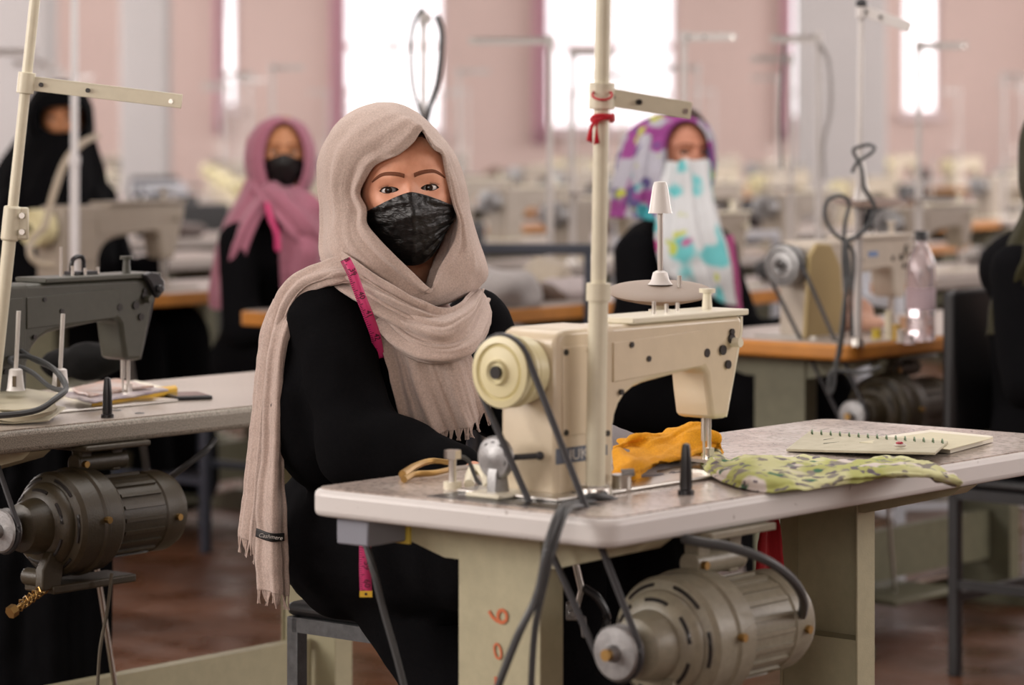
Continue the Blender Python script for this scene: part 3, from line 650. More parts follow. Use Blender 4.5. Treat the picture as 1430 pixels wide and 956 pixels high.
# cables of the near table
def cable(pts, r, label, cat='cable', m=grey_cable, name='cable'):
    o = MB().tube(pts, r, 8, 10).obj(name, m); tag(o, label, cat); return o
cable([at(845, 690, 4.10), at(820, 702, 4.06), at(800, 702, 4.02), at(782, 712, 3.90), at(765, 760, 3.86), at(750, 830, 3.86), at(722, 890, 3.86), at(695, 960, 3.87), at(680, 1010, 3.9)], .0055, 'grey cable hanging over the near table corner and down its left leg')
cable([at(850, 694, 4.11), at(830, 712, 4.04), at(806, 706, 3.98), at(790, 716, 3.895), at(772, 770, 3.86), at(757, 830, 3.865), at(747, 880, 3.87), at(742, 950, 3.88), at(741, 1010, 3.9)], .0045, 'second thinner cable hanging straight beside the grey cable on the near table leg')
cable([at(800, 700, 4.10), at(830, 692, 4.07), at(862, 700, 4.10), at(850, 712, 4.05), at(815, 706, 4.06), at(800, 690, 4.12)], .0045, 'loop of grey cable round the foot of the near thread stand')
cable([at(490, 742, 4.34), at(505, 745, 4.30), at(520, 790, 4.28), at(535, 850, 4.28), at(552, 910, 4.28), at(565, 960, 4.28), at(580, 1020, 4.28)], .0055, 'dark cable hanging from the switch box under the near table')
cable([at(955, 752, 4.02), at(985, 758, 3.99), at(1020, 764, 3.98), at(1070, 782, 3.99), at(1105, 808, 4.03), at(1122, 838, 4.10), at(1118, 870, 4.22)], .0065, 'thick grey cable running over the large near motor')
# knee lifter / treadle linkage seen below the near table
e = empty('knee_lifter', at(835, 850, 4.25), 0, 'black curved knee lifter with steel rod hanging under the near table', 'knee lifter')
MB().cyl(at(800, 770, 4.25)-e.location, at(812, 822, 4.25)-e.location, .005).cyl(at(812, 822, 4.25)-e.location, at(803, 858, 4.25)-e.location, .004).obj('rod', steel, e)
MB().tube([at(815, 820, 4.25)-e.location, at(835, 835, 4.25)-e.location, at(848, 862, 4.25)-e.location, at(840, 892, 4.25)-e.location], .006).obj('curved_bar', black_plastic, e)
MB().box(-.045, -.027, -.01, .01, -.015, .01).cyl((-.036, -.012, -.005), (-.036, .012, -.005), .006).cyl((-.022, 0, -.01), (-.018, 0, -.04), .005).obj('pivot', alu, e, .002)

# ================================================================== LEFT WORKPLACE (grey green machine)
LU, LW = .20, 1.46
def fl(u, w, z=0): return fr(LU+u, LW+w, z)
TLb = make_table(fl(0, 0), 'grey speckled sewing table at the left edge behind the beige scarf', top_left, edge_left, leg_paint, legs=((.10, .15, 0), (1.05, 1.10, 1)))
m2 = make_machine(fl(.127, .19, .75), 'dark grey green sewing machine on the speckled table at the left', green_grey, green_grey, green_grey, face_dark=True)
MB().tube([(.275, .05, .238), (.277, .05, .262), (.290, .05, .270), (.303, .05, .266), (.305, .05, .238)], .0042, 8).obj('tension_bracket', black_plastic, m2)
MB().box(.27, .325, .035, .065, .2375, .244).obj('bracket_foot', black_plastic, m2, .001)
MB().cyl((.232, .03, .2375), (.232, .03, .29), .0028).obj('thread_pin', steel, m2)
MB().prism([(.395, .235), (.412, .240), (.432, .236), (.446, .222), (.447, .205), (.430, .19), (.420, .205), (.408, .222)], -.014, .0).cyl((.43, -.0, .208), (.43, -.022, .208), .008).obj('take_up_guard', black_plastic, m2, .003)
bl = belt(m2, .049, .036, -.20, -.345, -.054).obj('drive_belt', black_rubber, m2); bl.location = (0, .05, .173)
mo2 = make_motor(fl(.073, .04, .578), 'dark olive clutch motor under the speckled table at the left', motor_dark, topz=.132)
# thread stand base tray with two pins
b0 = tb(-14, 590); top = at(52, -6, b0.y+.02)
s2 = make_stand(b0, 'leaning cream thread stand at the left edge with a flat guide arm', .82, ((top.x-b0.x)/(top.z-b0.z), 0), (.985, -.05), .27, pole_white, .0115, armz=.58, clamp_at=.34, drop=.032)
tr = empty('spool_tray', tb(20, 584), 0, 'cream two-armed spool tray with steel pins and white cones on the speckled table', 'spool tray')
def S(px, py, Y): return at(px, py, Y)-tr.location
trm = mat('tray_cream', (.50, .46, .34), .45)
for (zpy, k) in ((572, 0), (556, 1)):
    P0 = [S(-40, 550-0*k, 5.2), S(30, 541+2*k, 5.30), S(92, 553, 5.24), S(68, 570, 5.12), S(20, 574, 5.1), S(-40, 571, 5.1)]
    dz = (0, .0, -.022 if k == 0 else 0)
    vs = [tuple(p+Vector(dz)) for p in P0]; n = len(vs)
    MB().add(vs+[(a, b_, c+.003) for a, b_, c in vs], [tuple(range(n-1, -1, -1)), tuple(range(n, 2*n))]+[(i, (i+1) % n, n+(i+1) % n, n+i) for i in range(n)]).obj('tray_plate', trm, tr, .001)
MB().tube([S(-30, 574, 5.12), S(20, 583, 5.09), S(60, 576, 5.1), S(75, 568, 5.12)], .008, 6).obj('tray_rim', trm, tr)
for (px, pyb, pyt, dx) in ((22, 545, 434, 4), (84, 545, 438, 4)):
    Yp = 5.2; c = S(px, pyb, Yp); s = FPX/Yp
    MB().lathe([(.0165, 0), (.015, .004), (.0115, .036), (.008, .038)], Matrix.Translation(c), 20).obj('pin_cone', wp, tr)
    MB().cyl(c+Vector((0, 0, .03)), S(px+dx, pyt, Yp), .0038).obj('spool_pin', mat('pin_white', (.62, .60, .56), .35), tr)
    MB().box(-.003, .003, -.018, -.012, .008, .026, Matrix.Translation(c)).obj('cone_slot', mat('slot_brown', (.12, .09, .05), .6), tr)
cable([at(-20, 455, 5.35), at(15, 480, 5.30), at(45, 500, 5.25), at(75, 515, 5.18), at(92, 540, 5.12), at(78, 556, 5.08), at(50, 573, 5.05), at(0, 580, 5.02), at(-40, 578, 5.02)], .0052, 'grey cable looping over the spool tray at the left edge')
cable([at(92, 546, 5.11), at(70, 540, 5.15), at(45, 520, 5.2), at(18, 508, 5.22), at(16, 500, 5.25), at(40, 498, 5.25), at(72, 512, 5.18), at(92, 538, 5.13)], .0045, 'thinner grey cable loop round the left spool pins')
# books, magazines, bag, phone
bk = empty('yellow_notebook', tb(165, 562), 0, 'thick notebook with yellow spine and green cover under the magazines on the speckled table', 'notebook')
def B(px, py, z): p = tb(px, py, .75+z)-tb(165, 562); return (p.x, p.y, p.z)
def slab(c4, z0, h, name, m_, parent, bev=.001):
    q = [B(px, py, z0) for px, py in c4]
    return MB().add(q+[(a, b_, c+h) for a, b_, c in q], [(0, 3, 2, 1), (4, 5, 6, 7), (0, 1, 5, 4), (1, 2, 6, 5), (2, 3, 7, 6), (3, 0, 4, 7)]).obj(name, m_, parent, bev)
slab([(128, 568), (238, 553), (190, 540), (78, 554)], .0, .003, 'green_cover', mat('book_green', (.02, .12, .05), .5), bk)
slab([(128, 568), (240, 552), (190, 540), (78, 554)], .003, .013, 'page_block', paper_w, bk)
slab([(128, 569), (248, 551), (246, 548), (128, 564)], .003, .015, 'spine', mat('book_yellow', (.62, .36, .02), .45), bk, .003)
for i, (lab, col, dz, cs) in enumerate([('purple grey magazine with curled pages on top of the yellow notebook', (.22, .18, .24), .019, [(128, 562), (235, 545), (185, 535), (85, 550)]), ('magazine with brown and white cover lying open on top of the pile', (.50, .30, .22), .024, [(125, 553), (215, 540), (160, 530), (100, 543)])]):
    q = [[Vector(tb(165, 562))+Vector(B(*cs[0], dz)), Vector(tb(165, 562))+Vector(B((cs[0][0]+cs[1][0])/2, (cs[0][1]+cs[1][1])/2, dz-.004)), Vector(tb(165, 562))+Vector(B(*cs[1], dz+.005))],
         [Vector(tb(165, 562))+Vector(B(*cs[3], dz+.002)), Vector(tb(165, 562))+Vector(B((cs[3][0]+cs[2][0])/2, (cs[3][1]+cs[2][1])/2, dz)), Vector(tb(165, 562))+Vector(B(*cs[2], dz+.003))]]
    o = band(q, 20, 12, [(1, .0015, i, .3, 0)], 'magazine', mat('magazine_%s' % ('cover', 'open')[i], col, .35, var=.6, vscale=25, var2=(.55, .48, .45)), None, .004, .001); tag(o, lab, 'magazine')
o = blob([('e', tb(118, 545)+Vector((0, .06, .05)), (.055, .05, .038), (0, 0, .3)), ('e', tb(150, 545)+Vector((.0, .05, .062)), (.032, .04, .030), (0, .3, 0)), ('e', tb(90, 545)+Vector((-.01, .08, .045)), (.05, .04, .03), (0, 0, 0))], 'folded_scarf', cloth('black_cloth_bundle', (.004, .004, .004), sheen=0), None, .006, 4, lambda c: .003*nz(c, 45))
tag(o, 'black crumpled cloth bundle lying under the arm of the grey green machine', 'cloth bundle')
ph = empty('mobile_phone', tb(262, 556), R(22), 'black mobile phone lying on the speckled table beside the notebook', 'phone')
MB().box(-.036, .036, -.045, .05, 0, .008).obj('case', black_plastic, ph, .003); MB().box(-.031, .031, -.04, .045, .0081, .0086).obj('screen', mat('phone_screen', (.03, .035, .04), .08), ph)
for (px, py, wh) in ((68, 585, 'in front of the left spool tray'), (195, 577, 'right of the black peg'), (163, 573, 'just behind the black peg')):
    o = MB().lathe([(.009, 0), (.009, .0012), (.006, .0012), (.006, .0004)], Matrix.Translation(tb(px, py)), 20).obj('bolt_head', alu); tag(o, 'flat round bolt head in the speckled tabletop '+wh, 'bolt', 'bolt heads in the speckled tabletop')
cable([at(235, 668, 5.45), at(262, 648, 5.42), at(288, 628, 5.42), at(300, 612, 5.45)], .006, 'dark cable rising from the olive motor to the underside of the speckled table')
cable([at(156, 800, 5.15), at(150, 850, 5.15), at(140, 905, 5.15), at(136, 960, 5.15)], .003, 'thin cord hanging below the olive motor in front of the dark skirt', m=mat('cord_tan', (.10, .085, .06), .8))

# ================================================================== PEOPLE
skin = bpy.data.materials.new('skin'); skin.use_nodes = True; nt = skin.node_tree; b = nt.nodes['Principled BSDF']
tc = nt.nodes.new('ShaderNodeTexCoord'); n1 = nt.nodes.new('ShaderNodeTexNoise'); n1.inputs['Scale'].default_value = 28; n1.inputs['Detail'].default_value = 5; nt.links.new(tc.outputs['Object'], n1.inputs['Vector'])
r1 = nt.nodes.new('ShaderNodeValToRGB'); r1.color_ramp.elements[0].position = .35; r1.color_ramp.elements[1].position = .65; r1.color_ramp.elements[0].color = (.64, .29, .175, 1); r1.color_ramp.elements[1].color = (.80, .41, .27, 1)
nt.links.new(n1.outputs['Fac'], r1.inputs[0]); nt.links.new(r1.outputs[0], b.inputs['Base Color']); b.inputs['Roughness'].default_value = .50; b.inputs['Specular IOR Level'].default_value = .4
b.inputs['Subsurface Weight'].default_value = .12; b.inputs['Subsurface Radius'].default_value = (.9, .35, .2); b.inputs['Subsurface Scale'].default_value = .006
n2 = nt.nodes.new('ShaderNodeTexNoise'); n2.inputs['Scale'].default_value = 450; nt.links.new(tc.outputs['Object'], n2.inputs['Vector'])
bp = nt.nodes.new('ShaderNodeBump'); bp.inputs['Strength'].default_value = .12; bp.inputs['Distance'].default_value = .001; nt.links.new(n2.outputs['Fac'], bp.inputs['Height']); nt.links.new(bp.outputs[0], b.inputs['Normal'])
skin_far = mat('skin_warm', (.46, .20, .09), .5)
skin_far2 = mat('skin_rosy', (.42, .17, .10), .5)
eye_white = mat('eye_white', (.66, .61, .58), .06); iris_m = mat('iris_brown', (.030, .014, .008), .12); pupil_m = mat('pupil', (.004, .004, .004), .08)
brow_m = mat('brow_hair', (.20, .062, .024), .8, bump=.4, bscale=900, var=.3, vscale=500); lash_m = mat('lash', (.02, .012, .010), .7)
hair_m = mat('dark_brown_hair', (.035, .012, .008), .5, bump=.5, bscale=300, stretch=(6, 6, 1))
scarf_m = cloth('beige_scarf', (.70, .56, .49), (.50, .385, .33), weave=900, bump=1.0, sheen=.35)
black_dress = cloth('black_dress', (.0050, .0050, .0058), (.0036, .0036, .0042), weave=500, bump=.3, sheen=0, rough=.95, spec=.05)
mask_m = bpy.data.materials.new('black_face_mask'); mask_m.use_nodes = True; nt = mask_m.node_tree; b = nt.nodes['Principled BSDF']; b.inputs['Base Color'].default_value = (.004, .004, .004, 1); b.inputs['Roughness'].default_value = .34; b.inputs['Specular IOR Level'].default_value = .42
tc = nt.nodes.new('ShaderNodeTexCoord'); mp = nt.nodes.new('ShaderNodeMapping'); mp.inputs['Scale'].default_value = (60, 60, 160); mp.inputs['Rotation'].default_value = (0, .35, 0); n1 = nt.nodes.new('ShaderNodeTexNoise'); n1.inputs['Scale'].default_value = 1; n1.inputs['Detail'].default_value = 6; n1.inputs['Distortion'].default_value = 1.2
nt.links.new(tc.outputs['Object'], mp.inputs[0]); nt.links.new(mp.outputs[0], n1.inputs['Vector']); bp = nt.nodes.new('ShaderNodeBump'); bp.inputs['Strength'].default_value = .55; bp.inputs['Distance'].default_value = .004; nt.links.new(n1.outputs['Fac'], bp.inputs['Height']); nt.links.new(bp.outputs[0], b.inputs['Normal'])

# ---- head shape in its own frame: x image-right, -y towards the viewer, z up, origin at eye level in the middle of the head
RX, RY, RZ = .079, .100, .1225
def g2(x, z, cx, cz, sx, sz): return np.exp(-((x-cx)/sx)**2-((z-cz)/sz)**2)
EX, EZ = .0325, 0.0
def face_feat(x, z):
    d = -.010*(g2(x, z, EX, -.001, .017, .012)+g2(x, z, -EX, -.001, .017, .012))
    d += .0035*(g2(x, z, .028, .024, .026, .009)+g2(x, z, -.028, .024, .026, .009))
    d += .012*g2(x, z, 0, -.012, .0085, .024)+.018*g2(x, z, 0, -.042, .013, .014)+.005*(g2(x, z, .013, -.047, .007, .007)+g2(x, z, -.013, -.047, .007, .007))
    d += -.003*g2(x, z, 0, .010, .012, .008)
    d += .005*(g2(x, z, .042, -.030, .020, .020)+g2(x, z, -.042, -.030, .020, .020))
    d += .007*g2(x, z, 0, -.075, .020, .010)-.004*g2(x, z, 0, -.0755, .024, .0022)+.008*g2(x, z, 0, -.105, .018, .014)
    return d
def make_head_mesh(NA=300, NB=300, eyes=True):
    A = np.linspace(-PI, PI, NA)
    # denser azimuths and elevations over the face
    A = A - .62*np.sin(A); Bv = np.linspace(-PI/2, PI/2, NB); Bv = Bv - .22*np.sin(2*Bv)
    a, b_ = np.meshgrid(A, Bv, indexing='ij')
    x = RX*np.sin(a)*np.cos(b_); z = RZ*np.sin(b_); y = -RY*np.cos(a)*np.cos(b_)
    jaw = np.clip((-z-.03)/.09, 0, 1); x = x*(1-.18*jaw**1.5)
    w = np.clip(-y/.05, 0, 1)**1.5
    y = y-face_feat(x, z)*w; y = np.where(y > 0, y*1.05, y)
    if eyes:
        for s in (-1, 1):
            dx = x-s*EX; dz = z-EZ; r2 = dx**2+dz**2; R2 = .0136**2
            ys = -.0700-np.sqrt(np.clip(R2-r2, 0, None)); on = (r2 < R2*.93) & (y < 0)
            k = .0025; h = np.clip(.5+.5*(y-ys)/k, 0, 1); sm = y*(1-h)+ys*h-k*h*(1-h)
            y = np.where(on, sm, y)
    return np.stack([x, y, z], 2)
def lid(t):   # almond opening: half height above / below at t in -1..1
    q = np.clip(1-np.abs(t)**2.1, 0, None)
    return .0060*q**.7, .0042*q**.75
EW = .0152
def lid_y(dx, dz): return -.0700-math.sqrt(max(.0136**2-dx*dx-dz*dz, 1e-8))
def head_faces(P, eyes=True):
    NA, NB = P.shape[:2]; keep = []
    for i in range(NA-1):
        for j in range(NB-1):
            if eyes:
                c = (P[i, j]+P[i+1, j+1])/2
                if c[1] < -.06 and abs(c[2]) < .01:
                    skip = False
                    for s in (-1, 1):
                        t = (c[0]-s*EX)/EW
                        if abs(t) < 1:
                            tilt = -.0004*s*t; up, lo = lid(np.array(t))
                            if -lo < c[2]-EZ-tilt < up: skip = True
                    if skip: continue
            keep.append((i*NB+j, (i+1)*NB+j, (i+1)*NB+j+1, i*NB+j+1))
    return keep
def head_matrix(loc, yaw, roll=0, pitch=0, s=1): return Matrix.Translation(loc) @ Matrix.Rotation(yaw, 4, 'Z') @ Matrix.Rotation(roll, 4, 'Y') @ Matrix.Rotation(pitch, 4, 'X') @ Matrix.Scale(s, 4)
def add_face(person, M, hi=True, skin_m=skin, nomask=False, mask=True, gaze=0.0, brows=True, body_pieces=None, head_n=None):
    n = 420 if hi else 90
    P = make_head_mesh(n, n, True); fs = head_faces(P, True)
    vs = [tuple(M @ Vector(p)) for p in P.reshape(-1, 3)]
    # neck, torso and arms of the same body
    mb = MB(); mb.v = vs; mb.f = fs
    if body_pieces:
        t = blob(body_pieces, 'tmp2', skin_m, None, .010, 4); me = t.data; off = len(mb.v)
        mb.v += [tuple(v.co) for v in me.vertices]; mb.f += [tuple(i+off for i in p.vertices) for p in me.polygons]; bpy.data.objects.remove(t)
    me = bpy.data.meshes.new('body'); me.from_pydata(mb.v, [], mb.f); me.materials.append(skin_m); me.polygons.foreach_set('use_smooth', [True]*len(me.polygons)); me.update()
    bo = bpy.data.objects.new('body', me); COL.objects.link(bo); bo.parent = person
    for s in (-1, 1):
        ec = Vector((s*EX, -.0700, EZ)); g = M.to_3x3().inverted() @ Vector((-.0, -1, 0)); g.normalize()
        eb = MB().sphere(ec, .0124, 28, 18, None); eb.v = [tuple(M @ Vector(v)) for v in eb.v]; eo = eb.obj('eyeball', eye_white, person)
        def cap(r, th, name, m_):
            q = g.to_track_quat('Z', 'Y').to_matrix().to_4x4(); prof = [(max(1e-5, r*math.sin(t)), r*math.cos(t)) for t in np.linspace(0, th, 7)]
            c = MB().lathe(prof, M @ Matrix.Translation(ec) @ q, 28, cap=False); c.obj(name, m_, eo)
        cap(.01255, .50, 'iris', iris_m); cap(.01268, .20, 'pupil', pupil_m)
        # eyelid rim and lashes
        m = MB(); up_pts = []; lo_pts = []
        for t in np.linspace(-1, 1, 25):
            u_, l_ = lid(np.array(t)); dx = t*EW; tl = -.0004*s*t
            up_pts.append(M @ Vector((s*EX+dx, lid_y(dx, u_+tl)-.0003, EZ+u_+tl))); lo_pts.append(M @ Vector((s*EX+dx, lid_y(dx, -l_+tl)-.0003, EZ-l_+tl)))
        m.tube(up_pts, .00095, 6, 1).tube(lo_pts, .0005, 6, 1)
        if hi:
            for k, t in enumerate(np.linspace(-.85, 1.0, 30)):
                u_, l_ = lid(np.array(t)); dx = t*EW*s; tl = -.0004*t; p0 = Vector((s*EX+dx, lid_y(dx, u_+tl), EZ+u_+tl)); fan = t*.0040*s
                pts = [M @ p0, M @ (p0+Vector((fan*.5, -.0028, .0012))), M @ (p0+Vector((fan, -.0040, .0036)))]
                m.tube(pts, lambda q: .00028*(1-q)+.00006, 4, 2)
        tag(m.obj('eyelashes', lash_m, person), kind=None)
        if brows:
            top = [(.0072, .0252), (.016, .0280), (.028, .0297), (.040, .0290), (.050, .0242), (.059, .0150)]; bot = [(.0080, .0184), (.016, .0212), (.028, .0234), (.040, .0234), (.049, .0194), (.058, .0132)]
            def onface(x, z, o): 
                c = math.sqrt(max(0, 1-(z/RZ)**2)); q = max(0, 1-(x/(RX*c))**2); y0 = -RY*c*math.sqrt(q)
                return (x, float(y0-face_feat(np.array(x), np.array(z))-o), z)
            def mid(o_): return [M @ Vector(onface(s*(a[0]+c[0])/2, (a[1]+c[1])/2, o_)) for a, c in zip(top, bot)]
            band([[M @ Vector(onface(s*x, z, .0004)) for x, z in top], mid(.0016), [M @ Vector(onface(s*x, z, .0004)) for x, z in bot]], 30, 9, [], 'eyebrow', brow_m, person, 0, .0002, 300)
    return bo
def mask_surface(M, name, m_, person, creases=.0026, n=90, off=.004):
    u = np.linspace(-1, 1, n); v = np.linspace(0, 1, n); P = np.zeros((n, n, 3))
    for i, s in enumerate(u):
        zt = -.004-.030*abs(s)**1.35; zb = -.122+.040*abs(s)**2.4
        for j, t in enumerate(v):
            z = zt+(zb-zt)*t; hw = .0735-.030*max(0, t-.35)**1.1*1.3
            x = s*hw
            c = math.sqrt(max(.02, 1-(z/.150)**2)); q = max(.0, 1-(x/(.088*c))**2); y0 = -.101*c*math.sqrt(q)
            bul = .020*math.exp(-(x/.030)**2-((z+.040)/.040)**2)+.006*math.exp(-(x/.025)**2-((z+.1)/.03)**2)
            ridge = .004*math.exp(-(x/.006)**2)
            cr = creases*(pleat(26*t*(1+.25*s)+3*s*s)*(.3+.7*abs(s)**1.5)+1.3*nz((x, z*1.6, 1), 38)+.8*nz((x*1.3, z, 5), 90))
            zj = .0025*nz((s*9, t*7, 3))*(abs(s) > .93)
            P[i, j] = tuple(M @ Vector((x+zj, y0-bul-ridge-off-cr+ .010*abs(s)**6, z+zj)))
    return grid_mesh(P, name, m_, person, .0012)

# ---- generic hood made of an opening ring, an outer ring and the back of the head
def hood(openp, silp, Yo, Ys, Yb, ctr, name, m_, parent, nth=220, nt_=70, folds=((3.2, .0035),), thick=.003, seed=0, closed=True, foldfn=None):
    def ring(pts, Yf):
        n = len(pts); Pn = [at(p[0], p[1], (p[2] if len(p) > 2 else Yf)) for p in pts]
        Q = catmull([Pn[-1]]+Pn+[Pn[0], Pn[1]], (n+2)*24+1)[24:24*(n+1)+1] if closed else catmull(Pn, nth)
        q = np.array([tuple(v) for v in Q]); d = np.r_[0, np.cumsum(np.linalg.norm(np.diff(q, axis=0), axis=1))]
        return q, d
    qo, do = ring(openp, Yo); qs, ds = ring(silp, Ys)
    # pair knots one to one so that fold lines stay where they are drawn
    m = len(openp); K = (m if closed else m-1)
    To = np.linspace(0, 1, len(qo)); T = np.linspace(0, 1, nth)
    O_ = np.stack([np.interp(T, To, qo[:, k]) for k in range(3)], 1); Ts = np.linspace(0, 1, len(qs)); S_ = np.stack([np.interp(T, Ts, qs[:, k]) for k in range(3)], 1)
    C = np.array(tuple(at(*ctr)))
    rows = []; ts = np.concatenate([[-.06, -.03], np.linspace(0, 1, nt_), 1+np.linspace(0, 1, nt_//2)[1:]])
    for t in ts:
        if t <= 0:
            D = O_-S_; D /= np.linalg.norm(D, axis=1, keepdims=True)+1e-9
            rows.append(O_-D*(-t*.16)*1.0+np.array([0, -t*.22, 0]))
        elif t <= 1:
            p = O_+(S_-O_)*t; p[:, 1] = O_[:, 1]+(S_[:, 1]-O_[:, 1])*(1-math.sqrt(max(0, 1-t*t)))
            rows.append(p)
        else:
            s = t-1; p = C+(S_-C)*math.sqrt(max(0, 1-s*s)); p[:, 1] = S_[:, 1]+(Yb-S_[:, 1])*s
            rows.append(p)
    P = np.array(rows); n = grid_normals(P)
    cen = P.reshape(-1, 3).mean(0); flip = ((P-cen)*n).sum(2, keepdims=True) < 0; n = np.where(flip, -n, n)
    Dm = np.zeros(P.shape[:2])
    for i, t in enumerate(ts):
        tt = max(0, t); env = min(1, tt/.12)
        for j in range(nth):
            p = P[i, j]; a = 0
            for (k, amp) in folds: a += amp*pleat(2*PI*k*tt+seed+1.5*nz((T[j]*4, k, seed)))*(.35+.65*abs(nz((T[j]*3, seed+k, 2.))*2))
            if foldfn: a += foldfn(T[j], tt)
            Dm[i, j] = env*(a+.0022*nz(p, 16)+.0012*nz(p+5, 40))
    P = P+n*Dm[:, :, None]
    return grid_mesh(P, name, m_, parent, thick)

# =============================== the woman in the beige headscarf
HY = 4.875
hc = Vector(((568-715)*HY/FPX, HY, CH-(264-HYP)*4.79/FPX))
W1 = empty('person', (hc.x-.04, 4.93, 0), 0, 'seated woman in beige headscarf, black mask and black dress, facing the camera', 'person')
inv1 = Matrix.Translation(-W1.location)
MH = inv1 @ head_matrix(hc, R(5), R(-3.5), R(0))
def w1(v): return v-W1.location if not isinstance(v, list) else [p-W1.location for p in v]
Fd = Vector((.768, -.64, 0)); Rd = Vector((-.64, -.768, 0)); Z = Vector((0, 0, 1))     # facing, her right-hand side
hip = Vector((-.215, 4.98, .56)); tc_ = Vector((-.215, 4.945, .86))
sh = tc_+Z*.10
pieces = [('c', hc-W1.location+Vector((.0, .02, -.10)), .052, sh-W1.location+Z*.0, .058), ('e', sh-W1.location-Z*.05, (.10, .17, .09), (0, 0, ANG)), ('c', sh-W1.location-Z*.1, .10, hip-W1.location, .11),
          ]
add_face(W1, MH, True, skin, body_pieces=pieces)
# hair only over the crown: built from a ring above the hairline
P = np.zeros((40, 90, 3))
for i, t in enumerate(np.linspace(0.02, 1, 40)):
    for j, a in enumerate(np.linspace(-PI, PI, 90)):
        th = t*(.84 if abs(a) < .5 else (.84+min(1, (abs(a)-.5)/.8)*.30))
        P[i, j] = tuple(MH @ Vector((.99*RX*math.sin(th)*math.sin(a)-.003, -1.03*RY*math.sin(th)*math.cos(a)-.001, 1.015*RZ*math.cos(th)+.001*math.sin(a*40))))
grid_mesh(P, 'hair', hair_m, W1, .003)
mask_surface(MH, 'face_mask', mask_m, W1)
MB().tube([MH @ Vector((-.0715, -.038, -.042)), MH @ Vector((-.079, -.012, -.045)), MH @ Vector((-.082, .01, -.020))], .0012, 6).obj('ear_loop', black_plastic, W1)
MB().tube([MH @ Vector((.0715, -.038, -.042)), MH @ Vector((.080, -.012, -.045)), MH @ Vector((.082, .01, -.020))], .0012, 6).obj('ear_loop', black_plastic, W1)
# dress
hp = lambda f, r, z: hip+Fd*f+Rd*r+Z*(z-.54)-W1.location
sp_ = sh-W1.location
elbR = at(505, 622, 4.70)-W1.location; wrR = at(628, 655, 4.62)-W1.location; shR = at(458, 440, 4.80)-W1.location
shL = at(668, 455, 5.06)-W1.location; elbL = at(700, 560, 5.02)-W1.location; wrL = at(770, 650, 4.80)-W1.location
dp = [('e', sp_-Z*.07, (.115, .175, .10), (0, 0, ANG)), ('c', sp_-Z*.03, .075, sp_+Z*.035, .056), ('c', sp_-Z*.10, .135, hp(0, 0, .62), .150), ('e', hp(.02, 0, .57), (.20, .22, .14), (0, 0, ANG)),
      ('c', shR, .062, elbR, .070), ('c', elbR, .070, wrR, .050), ('c', shL, .060, elbL, .062), ('c', elbL, .062, wrL, .050),
      ('e', at(440, 560, 4.82)-W1.location, (.075, .09, .14), (0, 0, ANG)),
      ('c', hp(.02, .10, .56), .125, hp(.44, .12, .58), .095), ('c', hp(.02, -.10, .56), .125, hp(.44, -.10, .58), .095),
      ('c', hp(.44, .12, .56), .095, hp(.50, .13, .12), .10), ('c', hp(.44, -.10, .56), .095, hp(.50, -.12, .12), .10),
      ('c', hp(.40, .0, .52), .10, hp(.48, 0, .14), .12), ('c', hp(.20, .0, .52), .11, hp(.40, 0, .14), .12),
           ('c', hp(.10, .10, .50), .07, hp(.42, .12, .20), .09), ('c', hp(.10, -.10, .50), .07, hp(.42, -.12, .20), .09)]
def dress_fold(c):
    return .0050*pleat(24*(c[0]*.8+c[2]*.55)+3.5*nz(c, 5))+.010*nz(c, 9)+.004*nz(c, 22)
blob(dp, 'dress', black_dress, W1, .009, 8, dress_fold)
for (r,) in ((.12,), (-.12,)):
    pass
for r in (.12, -.12): blob([('c', hp(.46, r, .07), .04, hp(.54, r, .045), .042), ('c', hp(.54, r, .045), .042, hp(.66, r, .03), .030)], 'shoe', black_plastic, W1, .008, 3)
# hands with five fingers each
def make_hand(base, d, up, side, name, m_, parent, s=1, curl=.5):
    d = d.normalized(); up = up.normalized(); sd = d.cross(up).normalized()*side
    ps = [('c', base, .022*s, base+d*.05*s, .024*s), ('c', base+d*.02*s+sd*.018*s, .016*s, base+d*.065*s+sd*.026*s, .013*s), ('c', base+d*.02*s-sd*.014*s, .016*s, base+d*.065*s-sd*.024*s, .012*s)]
    for k, (o, l) in enumerate([(.030, .068), (.011, .076), (-.009, .072), (-.028, .058)]):
        p = base+d*.075*s+sd*o*s; a = 0
        for q, f in enumerate((.42, .33, .25)):
            a += curl*(.35+.35*q); n_ = p+(d*math.cos(a)-up*math.sin(a))*l*f*s*1.05; ps.append(('c', p, (.0085-.0012*q)*s, n_, (.0078-.0012*q)*s)); p = n_
        ps.append(('c', base+d*.05*s+sd*o*.8*s, .011*s, base+d*.075*s+sd*o*s, .0088*s))
    p = base+d*.02*s+sd*.03*s; n_ = p+(d*.7+sd*.6-up*.2).normalized()*.034*s; ps.append(('c', p, .0115*s, n_, .0095*s)); ps.append(('c', n_, .0095*s, n_+(d*.95+sd*.1-up*.2).normalized()*.028*s, .0075*s))
    return blob(ps, name, m_, parent, .0035*s, 2)
make_hand(wrR+Fd*.03, Fd+Vector((0, 0, -.25)), Z, 1, 'hand', skin, W1, .9); make_hand(wrL+Fd*.03, Fd+Vector((0, 0, -.25)), Z, -1, 'hand', skin, W1, .9)

